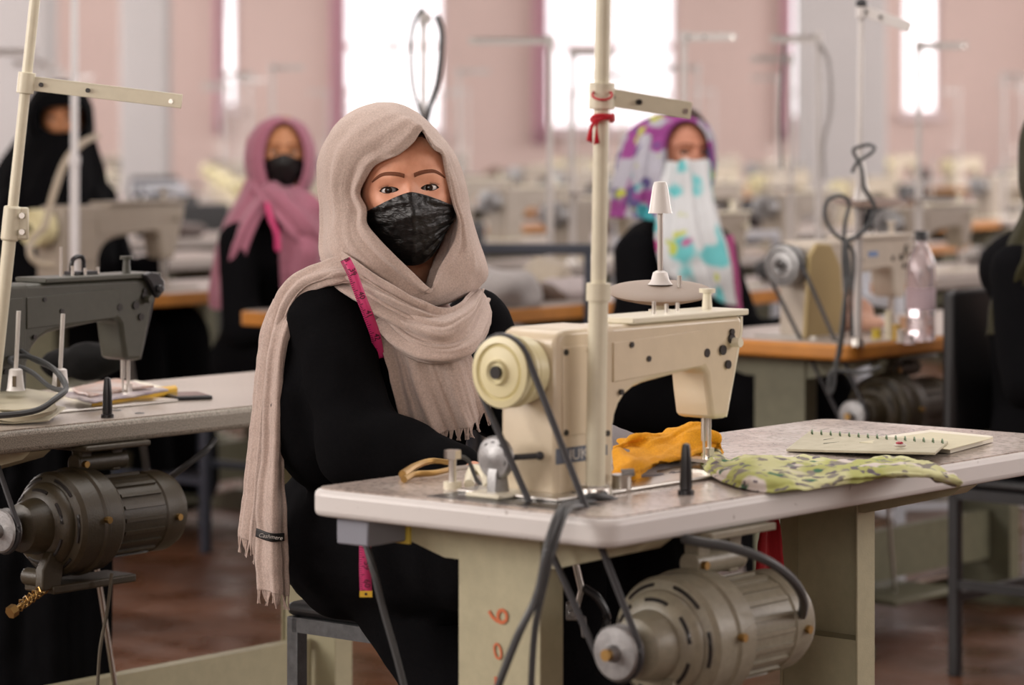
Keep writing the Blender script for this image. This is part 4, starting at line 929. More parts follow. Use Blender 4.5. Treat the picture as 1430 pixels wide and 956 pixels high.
# ---- the beige scarf: hood
op = [(600, 403), (575, 380), (548, 354), (527, 332), (512, 312), (511, 291), (502, 270), (511, 248), (525, 229), (556, 215), (576, 199), (590, 181), (598, 196), (606, 208), (617, 216), (622, 240), (627, 262), (633, 285), (640, 308), (636, 332), (627, 352), (614, 374), (606, 394)]
yo = [4.765, 4.765, 4.762, 4.768, 4.782, 4.795, 4.805, 4.797, 4.785, 4.772, 4.768, 4.770, 4.775, 4.785, 4.800, 4.808, 4.812, 4.815, 4.815, 4.81, 4.80, 4.79, 4.775]
si = [(548, 425), (505, 400), (474, 385), (452, 362), (449, 335), (452, 300), (449, 262), (447, 228), (456, 196), (474, 170), (503, 151), (540, 143), (572, 151), (598, 170), (621, 196), (638, 225), (648, 258), (654, 295), (664, 335), (678, 379), (670, 398), (650, 412), (612, 425)]
ys = [4.78, 4.80, 4.83, 4.87, 4.90, 4.90, 4.90, 4.90, 4.90, 4.90, 4.90, 4.90, 4.90, 4.90, 4.90, 4.90, 4.90, 4.90, 4.90, 4.89, 4.88, 4.84, 4.80]
op = [(a, b_, c) for (a, b_), c in zip(op, yo)]; si = [(a, b_, c) for (a, b_), c in zip(si, ys)]
W1s = []
def ff(T, t):
    # long folds on the left (T about .15-.45), a smooth face-framing roll, softer right side
    L_ = math.exp(-((T-.24)/.13)**2); top_ = math.exp(-((T-.5)/.10)**2); rt = math.exp(-((T-.78)/.12)**2)
    roll = .0022*math.exp(-((t-.10)/.08)**2)
    f = .0058*L_*pleat(2*PI*1.7*t+5*T+.9*math.sin(9*T))+.0018*L_*(.5+.5*math.sin(17*T))*pleat(2*PI*3.7*t+11*T)+.0015*top_*pleat(2*PI*1.8*t+9*T)+.0035*rt*pleat(2*PI*1.6*t+1-5*T)
    f += -.006*math.exp(-((T-.375)/.012)**2)*math.exp(-(t/.30)**2)
    f += .0042*math.exp(-((T-.10)/.09)**2)*pleat(2*PI*2.7*t+4*T+.5)
    return f+roll
hd = hood(op, si, 4.78, 4.9, 5.03, (552, 262, 5.0), 'headscarf', scarf_m, W1, 300, 90, folds=((2.0, .0006),), foldfn=ff)
hd.data.transform(inv1)
def drape(guides, nu, nv, folds, name='scarf_fold', m_=scarf_m, parent=W1, thick=.003, na=.0016, toward=(0, -1, .2), off=None, ns=22, taper=0):
    g = [[at(*p)-parent.location for p in gg] for gg in guides]
    return band(g, nu, nv, folds, name, m_, parent, thick, na, ns, toward, off, taper)
# A: wrap under the chin from the left side of the hood to the right shoulder
drape([[(466, 335, 4.92), (482, 352, 4.80), (515, 378, 4.755), (560, 410, 4.735), (605, 432, 4.745), (650, 425, 4.82), (664, 402, 4.93)],
       [(458, 352, 4.92), (474, 374, 4.79), (510, 398, 4.745), (560, 425, 4.722), (610, 445, 4.735), (654, 434, 4.82), (668, 408, 4.93)],
       [(448, 372, 4.92), (468, 389, 4.79), (505, 412, 4.745), (555, 442, 4.720), (610, 462, 4.730), (658, 448, 4.82), (674, 416, 4.93)],
       [(425, 384, 4.86), (458, 398, 4.80), (500, 425, 4.76), (545, 458, 4.745), (605, 482, 4.75), (660, 468, 4.83), (680, 432, 4.94)]], 140, 60, [(2.6, .0085, .3, .25, .15), (5.5, .0032, 1.2, -.3, .2)])
# the inner side of the scarf falling beside the right cheek
drape([[(622, 296, 4.90), (621, 335, 4.88), (606, 368, 4.86), (594, 408, 4.84)], [(634, 298, 4.87), (632, 340, 4.85), (620, 375, 4.83), (606, 412, 4.81)], [(650, 300, 4.86), (652, 345, 4.84), (645, 385, 4.83), (628, 415, 4.82)]], 70, 40, [(1.6, .004, .6, .2, .1)])
# B: front cowl hanging to the right
drape([[(545, 405, 4.760), (585, 418, 4.735), (620, 428, 4.73), (650, 418, 4.77), (662, 404, 4.85), (666, 400, 4.93)],
       [(535, 425, 4.755), (575, 452, 4.718), (618, 466, 4.705), (650, 448, 4.735), (668, 418, 4.83), (672, 406, 4.93)],
       [(530, 440, 4.755), (570, 478, 4.712), (620, 492, 4.70), (660, 478, 4.725), (678, 440, 4.83), (680, 418, 4.93)],
       [(528, 455, 4.765), (565, 498, 4.735), (612, 510, 4.72), (655, 500, 4.745), (684, 468, 4.85), (686, 436, 4.94)]], 120, 70, [(2.2, .0085, 2.2, .2, .2), (5, .0032, .5, -.2, .3)], taper=.28)
# C: lower hanging panel with the fringe
low = [[(500, 385, 4.80), (524, 440, 4.775), (540, 500, 4.765), (553, 560, 4.76), (568, 612, 4.765)],
       [(520, 400, 4.785), (550, 455, 4.755), (570, 515, 4.745), (588, 570, 4.745), (600, 606, 4.75)],
       [(545, 415, 4.775), (585, 470, 4.745), (608, 525, 4.735), (625, 570, 4.74), (636, 600, 4.745)],
       [(575, 430, 4.775), (622, 480, 4.745), (645, 530, 4.745), (656, 568, 4.75), (662, 590, 4.755)],
       [(610, 440, 4.785), (655, 485, 4.775), (672, 530, 4.77), (680, 555, 4.77), (684, 570, 4.77)]]
drape(low, 120, 90, [(2.6, .0075, 1.0, .35, .1), (6.5, .0022, 0, .2, .2)], 'scarf_panel'); PC = LASTP[0]
# D: over her right shoulder
drape([[(498, 358, 4.80), (470, 362, 4.80), (440, 372, 4.81), (412, 386, 4.82), (392, 408, 4.83), (378, 440, 4.83), (368, 480, 4.82)],
       [(505, 372, 4.785), (475, 374, 4.775), (445, 382, 4.775), (418, 396, 4.785), (398, 420, 4.80), (386, 450, 4.80), (378, 490, 4.79)],
       [(512, 388, 4.775), (478, 384, 4.755), (450, 390, 4.757), (424, 402, 4.77), (404, 428, 4.785), (394, 460, 4.785), (388, 500, 4.78)],
       [(520, 405, 4.78), (488, 394, 4.760), (458, 396, 4.765), (430, 408, 4.785), (412, 436, 4.80), (402, 468, 4.80), (396, 505, 4.80)]], 110, 60, [(2.0, .0050, .4, .25, .2), (4.6, .0020, 1, -.3, .2)])
# E: the two tails hanging at her side
t1 = [[(384, 418, 4.84), (366, 470, 4.83), (357, 540, 4.82), (350, 620, 4.82), (342, 690, 4.82), (336, 748, 4.82)],
      [(396, 425, 4.82), (378, 480, 4.80), (368, 550, 4.795), (362, 620, 4.795), (356, 690, 4.795), (350, 758, 4.795)],
      [(408, 432, 4.82), (392, 490, 4.80), (382, 555, 4.80), (376, 625, 4.80), (372, 700, 4.80), (366, 775, 4.80)]]
drape(t1, 140, 40, [(1.6, .0045, .2, .15, .1), (3.7, .0015, 1, .2, 0)], 'scarf_tail'); PT1 = LASTP[0]
t2 = [[(398, 420, 4.81), (380, 475, 4.785), (373, 540, 4.78), (368, 620, 4.78), (362, 700, 4.78), (360, 768, 4.78), (362, 822, 4.78)],
      [(410, 425, 4.79), (392, 480, 4.765), (386, 545, 4.76), (383, 620, 4.76), (380, 700, 4.755), (380, 770, 4.755), (383, 828, 4.755)],
      [(420, 432, 4.80), (402, 485, 4.78), (396, 550, 4.78), (396, 620, 4.78), (400, 700, 4.775), (404, 775, 4.775), (404, 832, 4.775)]]
drape(t2, 160, 40, [(1.5, .0045, 1.2, .12, .1), (3.9, .0014, .3, .2, 0)], 'scarf_tail'); PT2 = LASTP[0]
# fringes
def fringe(P, n, L_, parent, sway=.004):
    m = MB(); P = [Vector(P[int(i)]) for i in np.linspace(0, len(P)-1, n)]
    for k, p in enumerate(P):
        cl = (k//6); dx = .005*math.sin(cl*2.3)+((k % 6)-2.5)*-.0011; l = L_*(.7+.4*abs(math.sin(cl*1.7+1)))
        m.tube([p+Vector((0, 0, .003)), p+Vector((dx*.5+rng.uniform(-1, 1)*.0008, -.001, -l*.5)), p+Vector((dx+rng.uniform(-1, 1)*sway*.5, 0, -l))], .00085, 4, 3)
    return m
for (Pg, n_, l_) in ((PC, 110, .019), (PT1, 42, .024), (PT2, 50, .021)):
    f = fringe(Pg[-1], n_, l_, W1).obj('fringe', scarf_m, W1); f['kind'] = 'stuff'
# woven label on the tail
lb = drape([[(358, 737, 4.755), (378, 744, 4.735), (397, 744, 4.75)], [(357, 749, 4.755), (378, 756, 4.735), (397, 755, 4.75)]], 20, 6, [], 'woven_label', mat('label_black', (.008, .008, .008), .6), W1, .001, 0)
tag(lb, 'black woven label with white lettering on the scarf tail')
pL = at(377.5, 749, 4.728)-W1.location
text('label_lettering', 'Cashmere', .0092, Matrix.Translation(pL) @ Matrix.Rotation(R(8), 4, 'Y') @ Matrix.Rotation(R(90), 4, 'X'), mat('label_white', (.55, .53, .5), .6), lb, font_shear=.3)

# ---- pink tape measure round her neck
pinkm = mat('tape_pink', (.62, .035, .17), .45); tape_black = mat('tape_print', (.03, .005, .01), .6)
def tape(line, wd_, label, nums, flip=1):
    e = empty('tape_measure', at(*line[len(line)//2]), 0, label, 'tape measure')
    P = catmull([at(*p)-e.location for p in line], 60); s = []
    for i, p in enumerate(P):
        t = (P[min(i+1, 59)]-P[max(i-1, 0)]).normalized(); a = t.cross(Vector((0, -1, .15))).normalized()*wd_/2
        s.append((p-a, p+a, t, a))
    G = np.array([[tuple(q[0]), tuple((q[0]+q[1])/2), tuple(q[1])] for q in s]); grid_mesh(G, 'tape', pinkm, e, .0008)
    m = MB(); L_ = sum((P[i+1]-P[i]).length for i in range(59)); k = 0; n = int(L_/.0032)
    for i in range(n):
        f = i/n*59; q = s[int(f)]; c = q[0].lerp(s[min(int(f)+1, 59)][0], f-int(f)); ln = .0042 if i % 4 else .0075; a = q[3].normalized()*flip; c0 = (c if flip > 0 else c+q[3]*2)
        d = q[2]*.0005; nn = q[2].cross(q[3]).normalized(); o = nn*(-.0008 if nn.y > 0 else .0008)
        m.add([c0+o-d, c0+a*ln+o-d, c0+a*ln+o+d, c0+o+d], [(0, 1, 2, 3)])
    t = m.obj('tick_marks', tape_black, e); t['kind'] = 'stuff'
    for (f, st) in nums:
        i = int(f*59); q = s[i]; c = (q[0]+q[1])/2+q[3]*.25*flip; x = q[2].normalized(); y = (q[3].normalized()*flip); zz = x.cross(y)
        if zz.y > 0: y = -y; zz = -zz
        M = Matrix.Translation(c+zz*.0009) @ Matrix(((x.x, y.x, zz.x, 0), (x.y, y.y, zz.y, 0), (x.z, y.z, zz.z, 0), (0, 0, 0, 1)))
        text('numeral', st, .0125, M, tape_black, e, .0002)
    return e, s
tape([(482, 362, 4.735), (492, 382, 4.722), (503, 412, 4.720), (513, 437, 4.722), (524, 468, 4.74), (530, 500, 4.765)], .0165, 'pink tape measure with black numbers hanging over the beige scarf at her shoulder', [(.03, '8'), (.20, '39'), (.42, '40'), (.62, '41'), (.82, '42')], -1)
e, s_ = tape([(510, 735, 4.37), (510, 770, 4.37), (510, 800, 4.37), (511, 826, 4.37)], .0175, 'hanging end of a pink tape measure with yellow tip below the near table', [(.22, '58'), (.55, '59'), (.85, '60')], -1)
p = at(511, 829, 4.37)-e.location
MB().box(p.x-.0092, p.x+.0092, -.001, .001, p.z-.0045, p.z+.0045).obj('yellow_tip', mat('tape_tip', (.80, .50, .03), .4), e).location = (0, p.y, 0)
MB().cyl((p.x, p.y-.0018, p.z), (p.x, p.y-.001, p.z), .002, n=10).obj('tip_rivet', tape_black, e)
# her chair
ch = make_chair(Vector((-.108, 5.09, 0)), math.atan2(.64, -.768)-PI/2, 'grey metal chair under the woman in the beige headscarf', grey_metal, black_seat, back='none', w=.17)

# ================================================================== RIGHT MIDDLE WORKPLACE (orange edged table)
def tset(u0, w0): return lambda u, w, z=0: fr(u0+u, w0+w, z)
f2 = tset(2.78, 1.46)
T2 = make_table(f2(0, 0), 'orange edged sewing table with khaki machine and plastic bottle at right', top_far, edge_orange, leg_paint2)
m3 = make_machine(f2(.127, .19, .75), 'grey sewing machine with khaki belt cover and silver wheel on the orange edged table', gray_enamel2, gray_enamel2, alu, pillar_m=khaki)
MB().box(.235, .275, -.0035, 0, .186, .198).obj('name_plate', mat('badge_blue', (.12, .22, .42), .4), m3)
bl = belt(m3, .049, .036, -.20, -.345, -.054).obj('drive_belt', black_rubber, m3); bl.location = (0, .05, .173)
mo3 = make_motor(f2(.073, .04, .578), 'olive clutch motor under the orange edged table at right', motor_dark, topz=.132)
b0 = tb(1197, 480); top = at(1203, 8, b0.y)
s3 = make_stand(b0, 'white thread stand with a tilted arm and brown plate on the orange edged table', top.z-.75, ((top.x-b0.x)/(top.z-b0.z), 0), (.9, -.4), .125, pole_grey, .0095, drop=.045)
MB().sphere((0, 0, top.z-.75+.004), .014).obj('pole_cap', black_plastic, s3).location = (top.x-b0.x, 0, 0)
p = at(1215, 283, b0.y+.02)
e = empty('spool_plate', p, 0, 'brown spool plate on the thread stand behind the cable loops at right', 'spool plate')
MB().lathe([(.001, -.006), (.06, -.005), (.088, .002), (.060, .006), (.001, .008)], Euler((R(6), 0, 0)).to_matrix().to_4x4(), 32).obj('plate', mat('spool_plate_brown', (.14, .085, .06), .5), e)
MB().lathe([(.02, .006), (.013, .05), (.008, .09), (.004, .10)], Matrix.Translation((-.02, -.01, 0)), 20).obj('cone_holder', wp, e)
Yc = b0.y-.06
def cb(pts, r, lab, Y=Yc): return cable([at(px, py, Y+d) for px, py, d in pts], r, lab)
cb([(1190, 240, 0), (1198, 226, -.01), (1216, 214, -.01), (1221, 206, 0), (1212, 202, .01), (1196, 206, .01), (1192, 212, .02), (1200, 228, .02), (1204, 240, 0), (1206, 262, 0)], .0042, 'small dark cable loop like a figure eight on the pole at right')
cb([(1166, 520, 0), (1174, 470, 0), (1180, 420, 0), (1185, 380, 0), (1182, 340, 0), (1196, 330, 0), (1214, 312, 0), (1221, 290, 0), (1215, 276, 0), (1206, 262, 0)], .0055, 'thick dark cable bundle hanging beside the white pole at right')
cb([(1190, 470, .02), (1188, 420, .02), (1192, 372, .02), (1188, 345, .02), (1165, 325, .02), (1152, 302, .02), (1156, 280, .02), (1175, 273, .02), (1186, 285, .02), (1180, 312, .02), (1178, 360, .02), (1181, 430, .02), (1172, 500, .02)], .0048, 'large round cable loop left of the white pole at right')
cb([(1168, 500, 0), (1164, 540, 0), (1158, 548, 0), (1160, 520, 0), (1178, 518, 0), (1205, 520, 0), (1230, 512, 0)], .0045, 'cable tangle under the orange table edge')
bt = empty('bottle', tb(1286, 476), 0, 'clear plastic water bottle with black cap on the orange edged table', 'bottle')
plm = mat('clear_bottle_plastic', (.80, .70, .72), .12, trans=.75)
MB().lathe([(.030, 0), (.034, .006), (.034, .05), (.0325, .055), (.034, .06), (.034, .16), (.032, .185), (.022, .212), (.014, .225), (.014, .238)], None, 28).obj('bottle_body', plm, bt)
MB().lathe([(.016, .236), (.016, .256), (.014, .259)], None, 20).obj('cap', black_plastic, bt)
MB().lathe([(.0345, .075), (.0345, .125)], None, 28, cap=False).obj('paper_label', mat('bottle_label', (.55, .42, .46), .6), bt)
for (px, py, col, r, h, lab) in [(1241, 472, (.60, .55, .42), .010, .065, 'small cream spool standing left of the plastic bottle'), (1252, 474, (.45, .28, .03), .012, .035, 'small yellow spool at the foot of the plastic bottle'), (1258, 478, (.60, .55, .5), .012, .03, 'small white spool in front of the plastic bottle'), (1262, 466, (.55, .33, .20), .013, .042, 'small orange brown spool beside the plastic bottle'), (1224, 472, (.50, .38, .04), .013, .022, 'small yellow spool lying near the white pole'), (1270, 480, (.5, .42, .42), .014, .022, 'pale pinkish spool nearest the orange table edge')]:
    e = empty('thread_spool', tb(px, py), 0, lab, 'spool')
    MB().lathe([(r, 0), (r, .003), (r*.8, .004), (r*.85, h*.5), (r*.8, h-.004), (r, h-.003), (r, h)], None, 16).obj('thread', mat('thread_%d' % px, col, .7), e)
o = blob([('e', tb(1212, 468)+Vector((0, .12, .02)), (.06, .05, .025), (0, 0, .3)), ('e', tb(1205, 468)+Vector((0, .2, .04)), (.05, .06, .045), (0, 0, .3))], 'fabric', cloth('peach_cloth', (.62, .36, .26)), None, .008, 4, lambda c: .004*nz(c, 30)); tag(o, 'peach cloth heap under the arm of the khaki and grey machine', 'fabric')

# ================================================================== the row behind: tables, machines, stands as copies
tabB = make_table(tset(2.78, 2.92)(0, 0), 'orange edged sewing table behind the shoulder of the beige headscarf', top_far, edge_orange, leg_paint2, detail=False)
macB = make_machine(tset(2.78, 2.92)(.127, .19, .75), 'pale sewing machine behind the head of the woman in the beige headscarf', gray_enamel2, cream2, alu, detail=False)
Pc = Vector((-1.281, 8.78, 0))
tabC = dup(tabB, Pc, ANG, 'orange edged sewing table in front of the woman in the black niqab')
macC = make_machine(Vector((-1.346, 9.0, .75)), 'grey cream sewing machine with yellowish wheel in front of the woman in black niqab', gray_enamel, gray_enamel, wheel_cream, detail=False); macC.scale = (1.15,)*3
b0 = Vector((-1.235, 8.55, .75)); b0 = at(104, 425, 8.45); b0.z = .75
s4 = make_stand(b0, 'white vertical thread stand pole in front of the woman in the black niqab', 1.02, (.0, 0), (-.5, .8), .12, mat('pole_white_clean', (.62, .60, .60), .35), .0135, armz=.98)
cable([at(62, 318, 8.7), at(75, 270, 8.75), at(92, 225, 8.8), at(115, 200, 8.9), at(135, 190, 9.0)], .011, 'beige hose curving up from the wheel of the grey cream machine', 'hose', mat('beige_hose', (.38, .32, .24), .6), 'hose')
cable([at(62, 318, 8.7), at(45, 335, 8.65), at(42, 355, 8.6), at(55, 368, 8.6), at(78, 370, 8.6)], .010, 'beige hose hanging down from the wheel of the grey cream machine', 'hose', mat('beige_hose', (.38, .32, .24), .6), 'hose')
tabW = make_table(Vector((0, 0, 0)), 'x', top_far, mat('table_edge_grey', (.40, .36, .33), .5), leg_paint2, detail=False)
macW = make_machine(Vector((0, 0, 0)), 'x', gray_enamel, cream2, alu, detail=False)
macY = make_machine(Vector((0, 0, 0)), 'x', cream, cream2, wheel_cream, detail=False)
motF = make_motor(Vector((0, 0, 0)), 'x', motor_dark, detail=False, topz=.132)
stF = make_stand(Vector((0, 0, 0)), 'x', .78, (0, 0), (-.9, .3), .17, pole_grey, .011, tray=(.25, 0))
chF = make_chair(Vector((0, 0, 0)), ANG, 'x', dark_metal, black_seat, bh=.86)
chG = make_chair(Vector((0, 0, 0)), ANG, 'x', light_metal, mat('seat_grey', (.25, .24, .24), .5), back='bar', bh=.86)
used = {}
def use(proto, loc, rz, label, group):
    if proto.name not in used:
        used[proto.name] = 1; proto.location = loc; proto.rotation_euler = (0, 0, rz); proto['label'] = label; proto['group'] = group; return proto
    return dup(proto, loc, rz, label, group)
rr_ = random.Random(11)
macs = (macW, macY, macW)
for ch_ in macY.children:
    ch_.data = ch_.data.copy()
    if ch_.data.materials[0] in (cream, cream2): ch_.data.materials[0] = mat('far_cream_enamel', (.46, .40, .30), .45)
ORD = ['first', 'second', 'third', 'fourth', 'fifth', 'sixth', 'seventh', 'eighth', 'ninth', 'tenth', 'eleventh', 'twelfth', 'thirteenth', 'fourteenth', 'fifteenth', 'sixteenth']
pil = [((168-715)/FPX*24, 24, (232-168)/FPX*24), ((1122-715)/FPX*21, 21, (1238-1122)/FPX*21), ((-60-715)/FPX*20, 20, 122/FPX*20)]
def in_pillar(u0, w0, up=1.1, wa=-.1):
    for (x, y, wd_) in pil:
        for a in (0, .5, 1):
            for b_ in (0, .5, 1):
                d = Vector((x+wd_*a, y+wd_*b_, 0))-fr(u0, w0); uu = d.dot(UX); ww = d.dot(WX)
                if -.25 < uu < TL+.2 and -.2 < ww < 1.4: return True
    return False
def place_set(u0, w0, Zc, k, j, n):
    f = tset(u0, w0); ws = '%s from the left in table row %s' % (ORD[n], ORD[k])
    use(tabB if (k+j) % 3 == 0 else tabW, f(0, 0), ANG, '%s edged sewing table, %s' % ('orange' if (k+j) % 3 == 0 else 'grey', ws), 'far sewing tables in the hall')
    if rr_.random() < .93:
        mm = macs[(k*2+j) % 3]; use(mm, f(.127, .19, .75), ANG, '%s sewing machine on the table %s' % ('cream' if mm is macY else 'grey cream', ws), 'far sewing machines in the hall')
    if Zc < 13: use(motF, f(.073, .04, .578), ANG, 'dark clutch motor under the table %s' % ws, 'far clutch motors')
    if rr_.random() < .75: use(stF, f(.03+.05*rr_.random(), .06+.05*rr_.random(), .75), rr_.choice((0, .6, 3.0)), 'grey thread stand on the table %s' % ws, 'far thread stands in the hall')
    q = rr_.random()
    if q < .72:
        c = chF if q < .5 else chG; use(c, f(.45+.2*rr_.random(), 1.0, 0), ANG+rr_.uniform(-.2, .2), '%s chair behind the table %s' % ('black slab backed' if c is chF else 'light metal', ws), 'far chairs in the hall')
    if rr_.random() < .6:
        col_ = rr_.choice(HC_); h_ = dup(heapP[col_], f(.75+.3*rr_.random(), .27, .75), rr_.uniform(0, 3), '%s cloth heap on the table %s' % (col_, ws), 'far cloth heaps')
used = {tabB.name: 1}
HCOL = {'dark': (.05, .04, .04), 'taupe': (.20, .15, .12), 'pale': (.42, .38, .36), 'brown': (.16, .08, .04), 'black': (.012, .011, .012)}
HC_ = list(HCOL); heapP = {}; TABS = [(2.78, 2.92), (2.78, 1.46)]
for i, (kk, cc) in enumerate(HCOL.items()):
    r = .10; o = blob([('e', (0, 0, r*.5), (r, r*.8, r*.6), (0, 0, .4)), ('e', (r*.6, .03, r*.35), (r*.6, r*.6, r*.4), (0, .2, 0)), ('e', (-r*.5, -.02, r*.5), (r*.5, r*.5, r*.8), (0, .2, 0))], 'fabric_heap', cloth('far_heap_'+kk, cc), None, .012, 3, lambda q: .016*nz(q, 15)); tag(o, 'far '+kk+' cloth heap', 'fabric heap'); heapP[kk] = o
explicit = {(0, 1), (0, 2), (0, 3)}
for k in range(1, 16):
    row = []
    for j in range(-4, 14):
        if (j, k) in explicit: continue
        u0 = 2.78+1.36*j; w0 = 1.46*k; c = tset(u0, w0)(.65, .27); Zc = c.y
        if not (8.3 < Zc < 27): continue
        pxc = 715+FPX*c.x/Zc
        if not (-60 < pxc < 1500): continue
        if (Vector((c.x, c.y, 0))-(Pc+UX*.65+WX*.27)).length < 1.35: continue
        if (j+k*2) % 7 == 3 or in_pillar(u0, w0): continue
        row.append((pxc, u0, w0, Zc, j)); TABS.append((u0, w0))
    for n, (pxc, u0, w0, Zc, j) in enumerate(sorted(row)): place_set(u0, w0, Zc, k, j, n)
for o in heapP.values(): bpy.data.objects.remove(o)

# singled out stands, chairs and bundles of the middle distance
b0 = at(590, 440, 8.0); b0.z = .75
s5 = make_stand(b0, 'dark tipped thread stand with looping cables rising behind the beige headscarf', .80, (.004, 0), (.9, .1), .02, pole_grey, .009)
MB().cyl((0, 0, .78), (.003, 0, .815), .010, .004).obj('pole_tip', black_plastic, s5)
cable([at(590, 12, 7.98), at(580, 28, 7.97), at(574, 60, 7.96), at(577, 120, 7.97), at(590, 165, 7.98)], .0055, 'thin dark cable arc left of the stand behind the beige headscarf')
cable([at(610, 22, 7.97), at(617, 50, 7.96), at(612, 110, 7.96), at(600, 150, 7.97), at(592, 185, 7.98)], .0085, 'thick dark cable arc right of the stand behind the beige headscarf', m=black_rubber)
b0 = at(1143, 400, 9.4); b0.z = .75
s6 = make_stand(b0, 'grey thread stand with left pointing arm beside the pale pillar', .80, (.0, 0), (-1, .0), .15, pole_grey, .011, armz=.775)
cable([at(1145, 60, 9.38), at(1158, 90, 9.38), at(1160, 150, 9.38), at(1150, 200, 9.38), at(1152, 250, 9.38)], .006, 'pale grey cable drooping beside the grey thread stand near the pillar', m=mat('cable_pale', (.30, .28, .27), .5))
cable([at(1096, 60, 9.38), at(1092, 110, 9.38), at(1090, 170, 9.38), at(1092, 235, 9.38)], .0045, 'thin cable hanging from the arm of the grey thread stand')
b0 = at(768, 400, 9.6); b0.z = .75
s7 = make_stand(b0, 'pale thread stand with long left arm in front of the wide window', .79, (.0, 0), (-1, .05), .26, pole_grey, .011, armz=.775)
make_chair(Vector((1.28, 6.90, 0)), ANG, 'black slab backed chair at the right edge under the woman in olive', dark_metal, black_seat, back='slab', bh=.88, w=.19)
make_chair(at(1345, 500, 8.4)*Vector((1, 1, 0)) if False else Vector((1.22, 8.45, 0)), ANG+.9, 'light grey metal chair with bent tube back behind the bottle', light_metal, mat('seat_grey', (.25, .24, .24), .5), back='bar', bh=.95, w=.15)
make_chair(Vector((.06, 8.75, 0)), ANG+2.2, 'navy metal chair at the table beyond the near machine', blue_metal, mat('seat_grey', (.25, .24, .24), .5), back='bar', bh=.92, w=.17)
make_chair(Vector((-.93, 9.1, 0)), ANG, 'navy metal chair of the woman in the pink headscarf', blue_metal, black_seat, back='none', w=.18)
def heap(px, py, Y, r, col, lab, sz=(1, .8, .5), nm='fabric_heap'):
    c = at(px, py, Y); best = None
    for (u0, w0) in TABS:
        d = Vector((c.x, c.y, 0))-fr(u0, w0); uu = min(max(d.dot(UX), .12), TL-.12); ww = min(max(d.dot(WX), .12), TW-.12); q = fr(u0+uu, w0+ww)
        cost = abs(715+FPX*q.x/q.y-px)*2+abs(q.y-Y)*40
        if best is None or cost < best[0]: best = (cost, q)
    c = best[1].copy(); c.z = .75+r*sz[2]*.72
    o = blob([('e', c, (r*sz[0], r*sz[1], r*sz[2]), (0, 0, .4)), ('e', c+Vector((r*.5, .03, -r*.1)), (r*.6, r*.6, r*sz[2]*.8), (0, .2, 0)), ('e', c+Vector((-r*.5, -.02, -r*.15)), (r*.6, r*.5, r*sz[2]*.7), (0, .2, 0))], nm, cloth('heap_%d_%d' % (px, py), col), None, r*.10, 3, lambda q: r*.16*nz(q, 1.6/r)); tag(o, lab, 'fabric heap')
heap(700, 385, 8.35, .15, (.40, .37, .36), 'white grey fabric heap on the table right of the beige headscarf', (1, .8, .45))
heap(745, 358, 8.7, .09, (.11, .07, .05), 'brown flat cloth over the navy chair behind the near machine', (1, .6, .35))
heap(790, 390, 8.8, .09, (.50, .44, .44), 'pale fabric heap left of the white pole near the black sleeve', (1, .8, .4))
heap(672, 330, 9.6, .09, (.46, .40, .32), 'cream fabric heap behind the right edge of the beige headscarf', (.9, .8, .7))
heap(800, 262, 12.0, .07, (.50, .28, .05), 'small yellow cloth heap in the far rows beside the headscarf', (1, .8, .5))
heap(1275, 262, 14.0, .075, (.012, .012, .014), 'tall black covered machine head behind the bottle in the far rows', (.8, .7, 1.6), 'covered_machine')
heap(1018, 245, 14.5, .075, (.014, .012, .012), 'black covered machine head right of the floral scarf in the far rows', (.8, .7, 1.5), 'covered_machine')
heap(1350, 285, 12.5, .10, (.55, .52, .49), 'long pale fabric heap on the far table at right', (2.2, .8, .35))
heap(270, 215, 13.5, .08, (.14, .11, .10), 'dark cloth heap in the far rows left of the pink headscarf', (1.5, .8, .5))
heap(215, 275, 9.9, .08, (.50, .46, .40), 'white cloth heap lying on top behind the grey cream machine', (1.2, .8, .5))
# black cloth hanging under the speckled table
band([[Vector((-.985, 5.75, .66)), Vector((-.99, 5.75, .4)), Vector((-1.0, 5.76, .02))], [Vector((-.86, 5.74, .66)), Vector((-.86, 5.72, .4)), Vector((-.86, 5.73, .02))], [Vector((-.775, 5.78, .66)), Vector((-.765, 5.76, .4)), Vector((-.775, 5.77, .02))]], 40, 40, [(2.5, .008, 0, .1, .1)], 'hanging_cloth', black_dress, None, .01, .004)
tag(bpy.data.objects['hanging_cloth'], 'black cloth hanging to the floor behind the olive motor at left', 'cloth')
o = band([[at(1062, 679, 4.6), at(1060, 740, 4.6), at(1052, 800, 4.6)], [at(1080, 679, 4.62), at(1088, 740, 4.62), at(1094, 806, 4.62)]], 16, 10, [(1, .006, 0, .2, .1)], 'hanging_cloth', cloth('red_cloth', (.32, .01, .015)), None, .004, .003); tag(o, 'red cloth hanging behind the near motor under the table', 'cloth')

# ================================================================== the other women
floral = bpy.data.materials.new('floral_scarf'); floral.use_nodes = True; nt = floral.node_tree; b = nt.nodes['Principled BSDF']; b.inputs['Roughness'].default_value = .85
tc = nt.nodes.new('ShaderNodeTexCoord'); nt.links.new(spots(nt, tc, (.36, .35, .40), [((.04, .30, .34), 11, .50, 2, .03), ((.24, .04, .20), 10, .52, 9, .03), ((.08, .06, .18), 16, .60, 17, .03), ((.38, .40, .06), 18, .64, 25, .03)]), b.inputs['Base Color'])
veil = bpy.data.materials.new('floral_veil'); veil.use_nodes = True; nt = veil.node_tree; b = nt.nodes['Principled BSDF']; b.inputs['Roughness'].default_value = .85
tc = nt.nodes.new('ShaderNodeTexCoord'); nt.links.new(spots(nt, tc, (.50, .51, .52), [((.12, .44, .46), 9, .53, 4, .05), ((.42, .46, .08), 15, .66, 21, .03), ((.45, .06, .22), 8, .70, 14, .04)]), b.inputs['Base Color'])
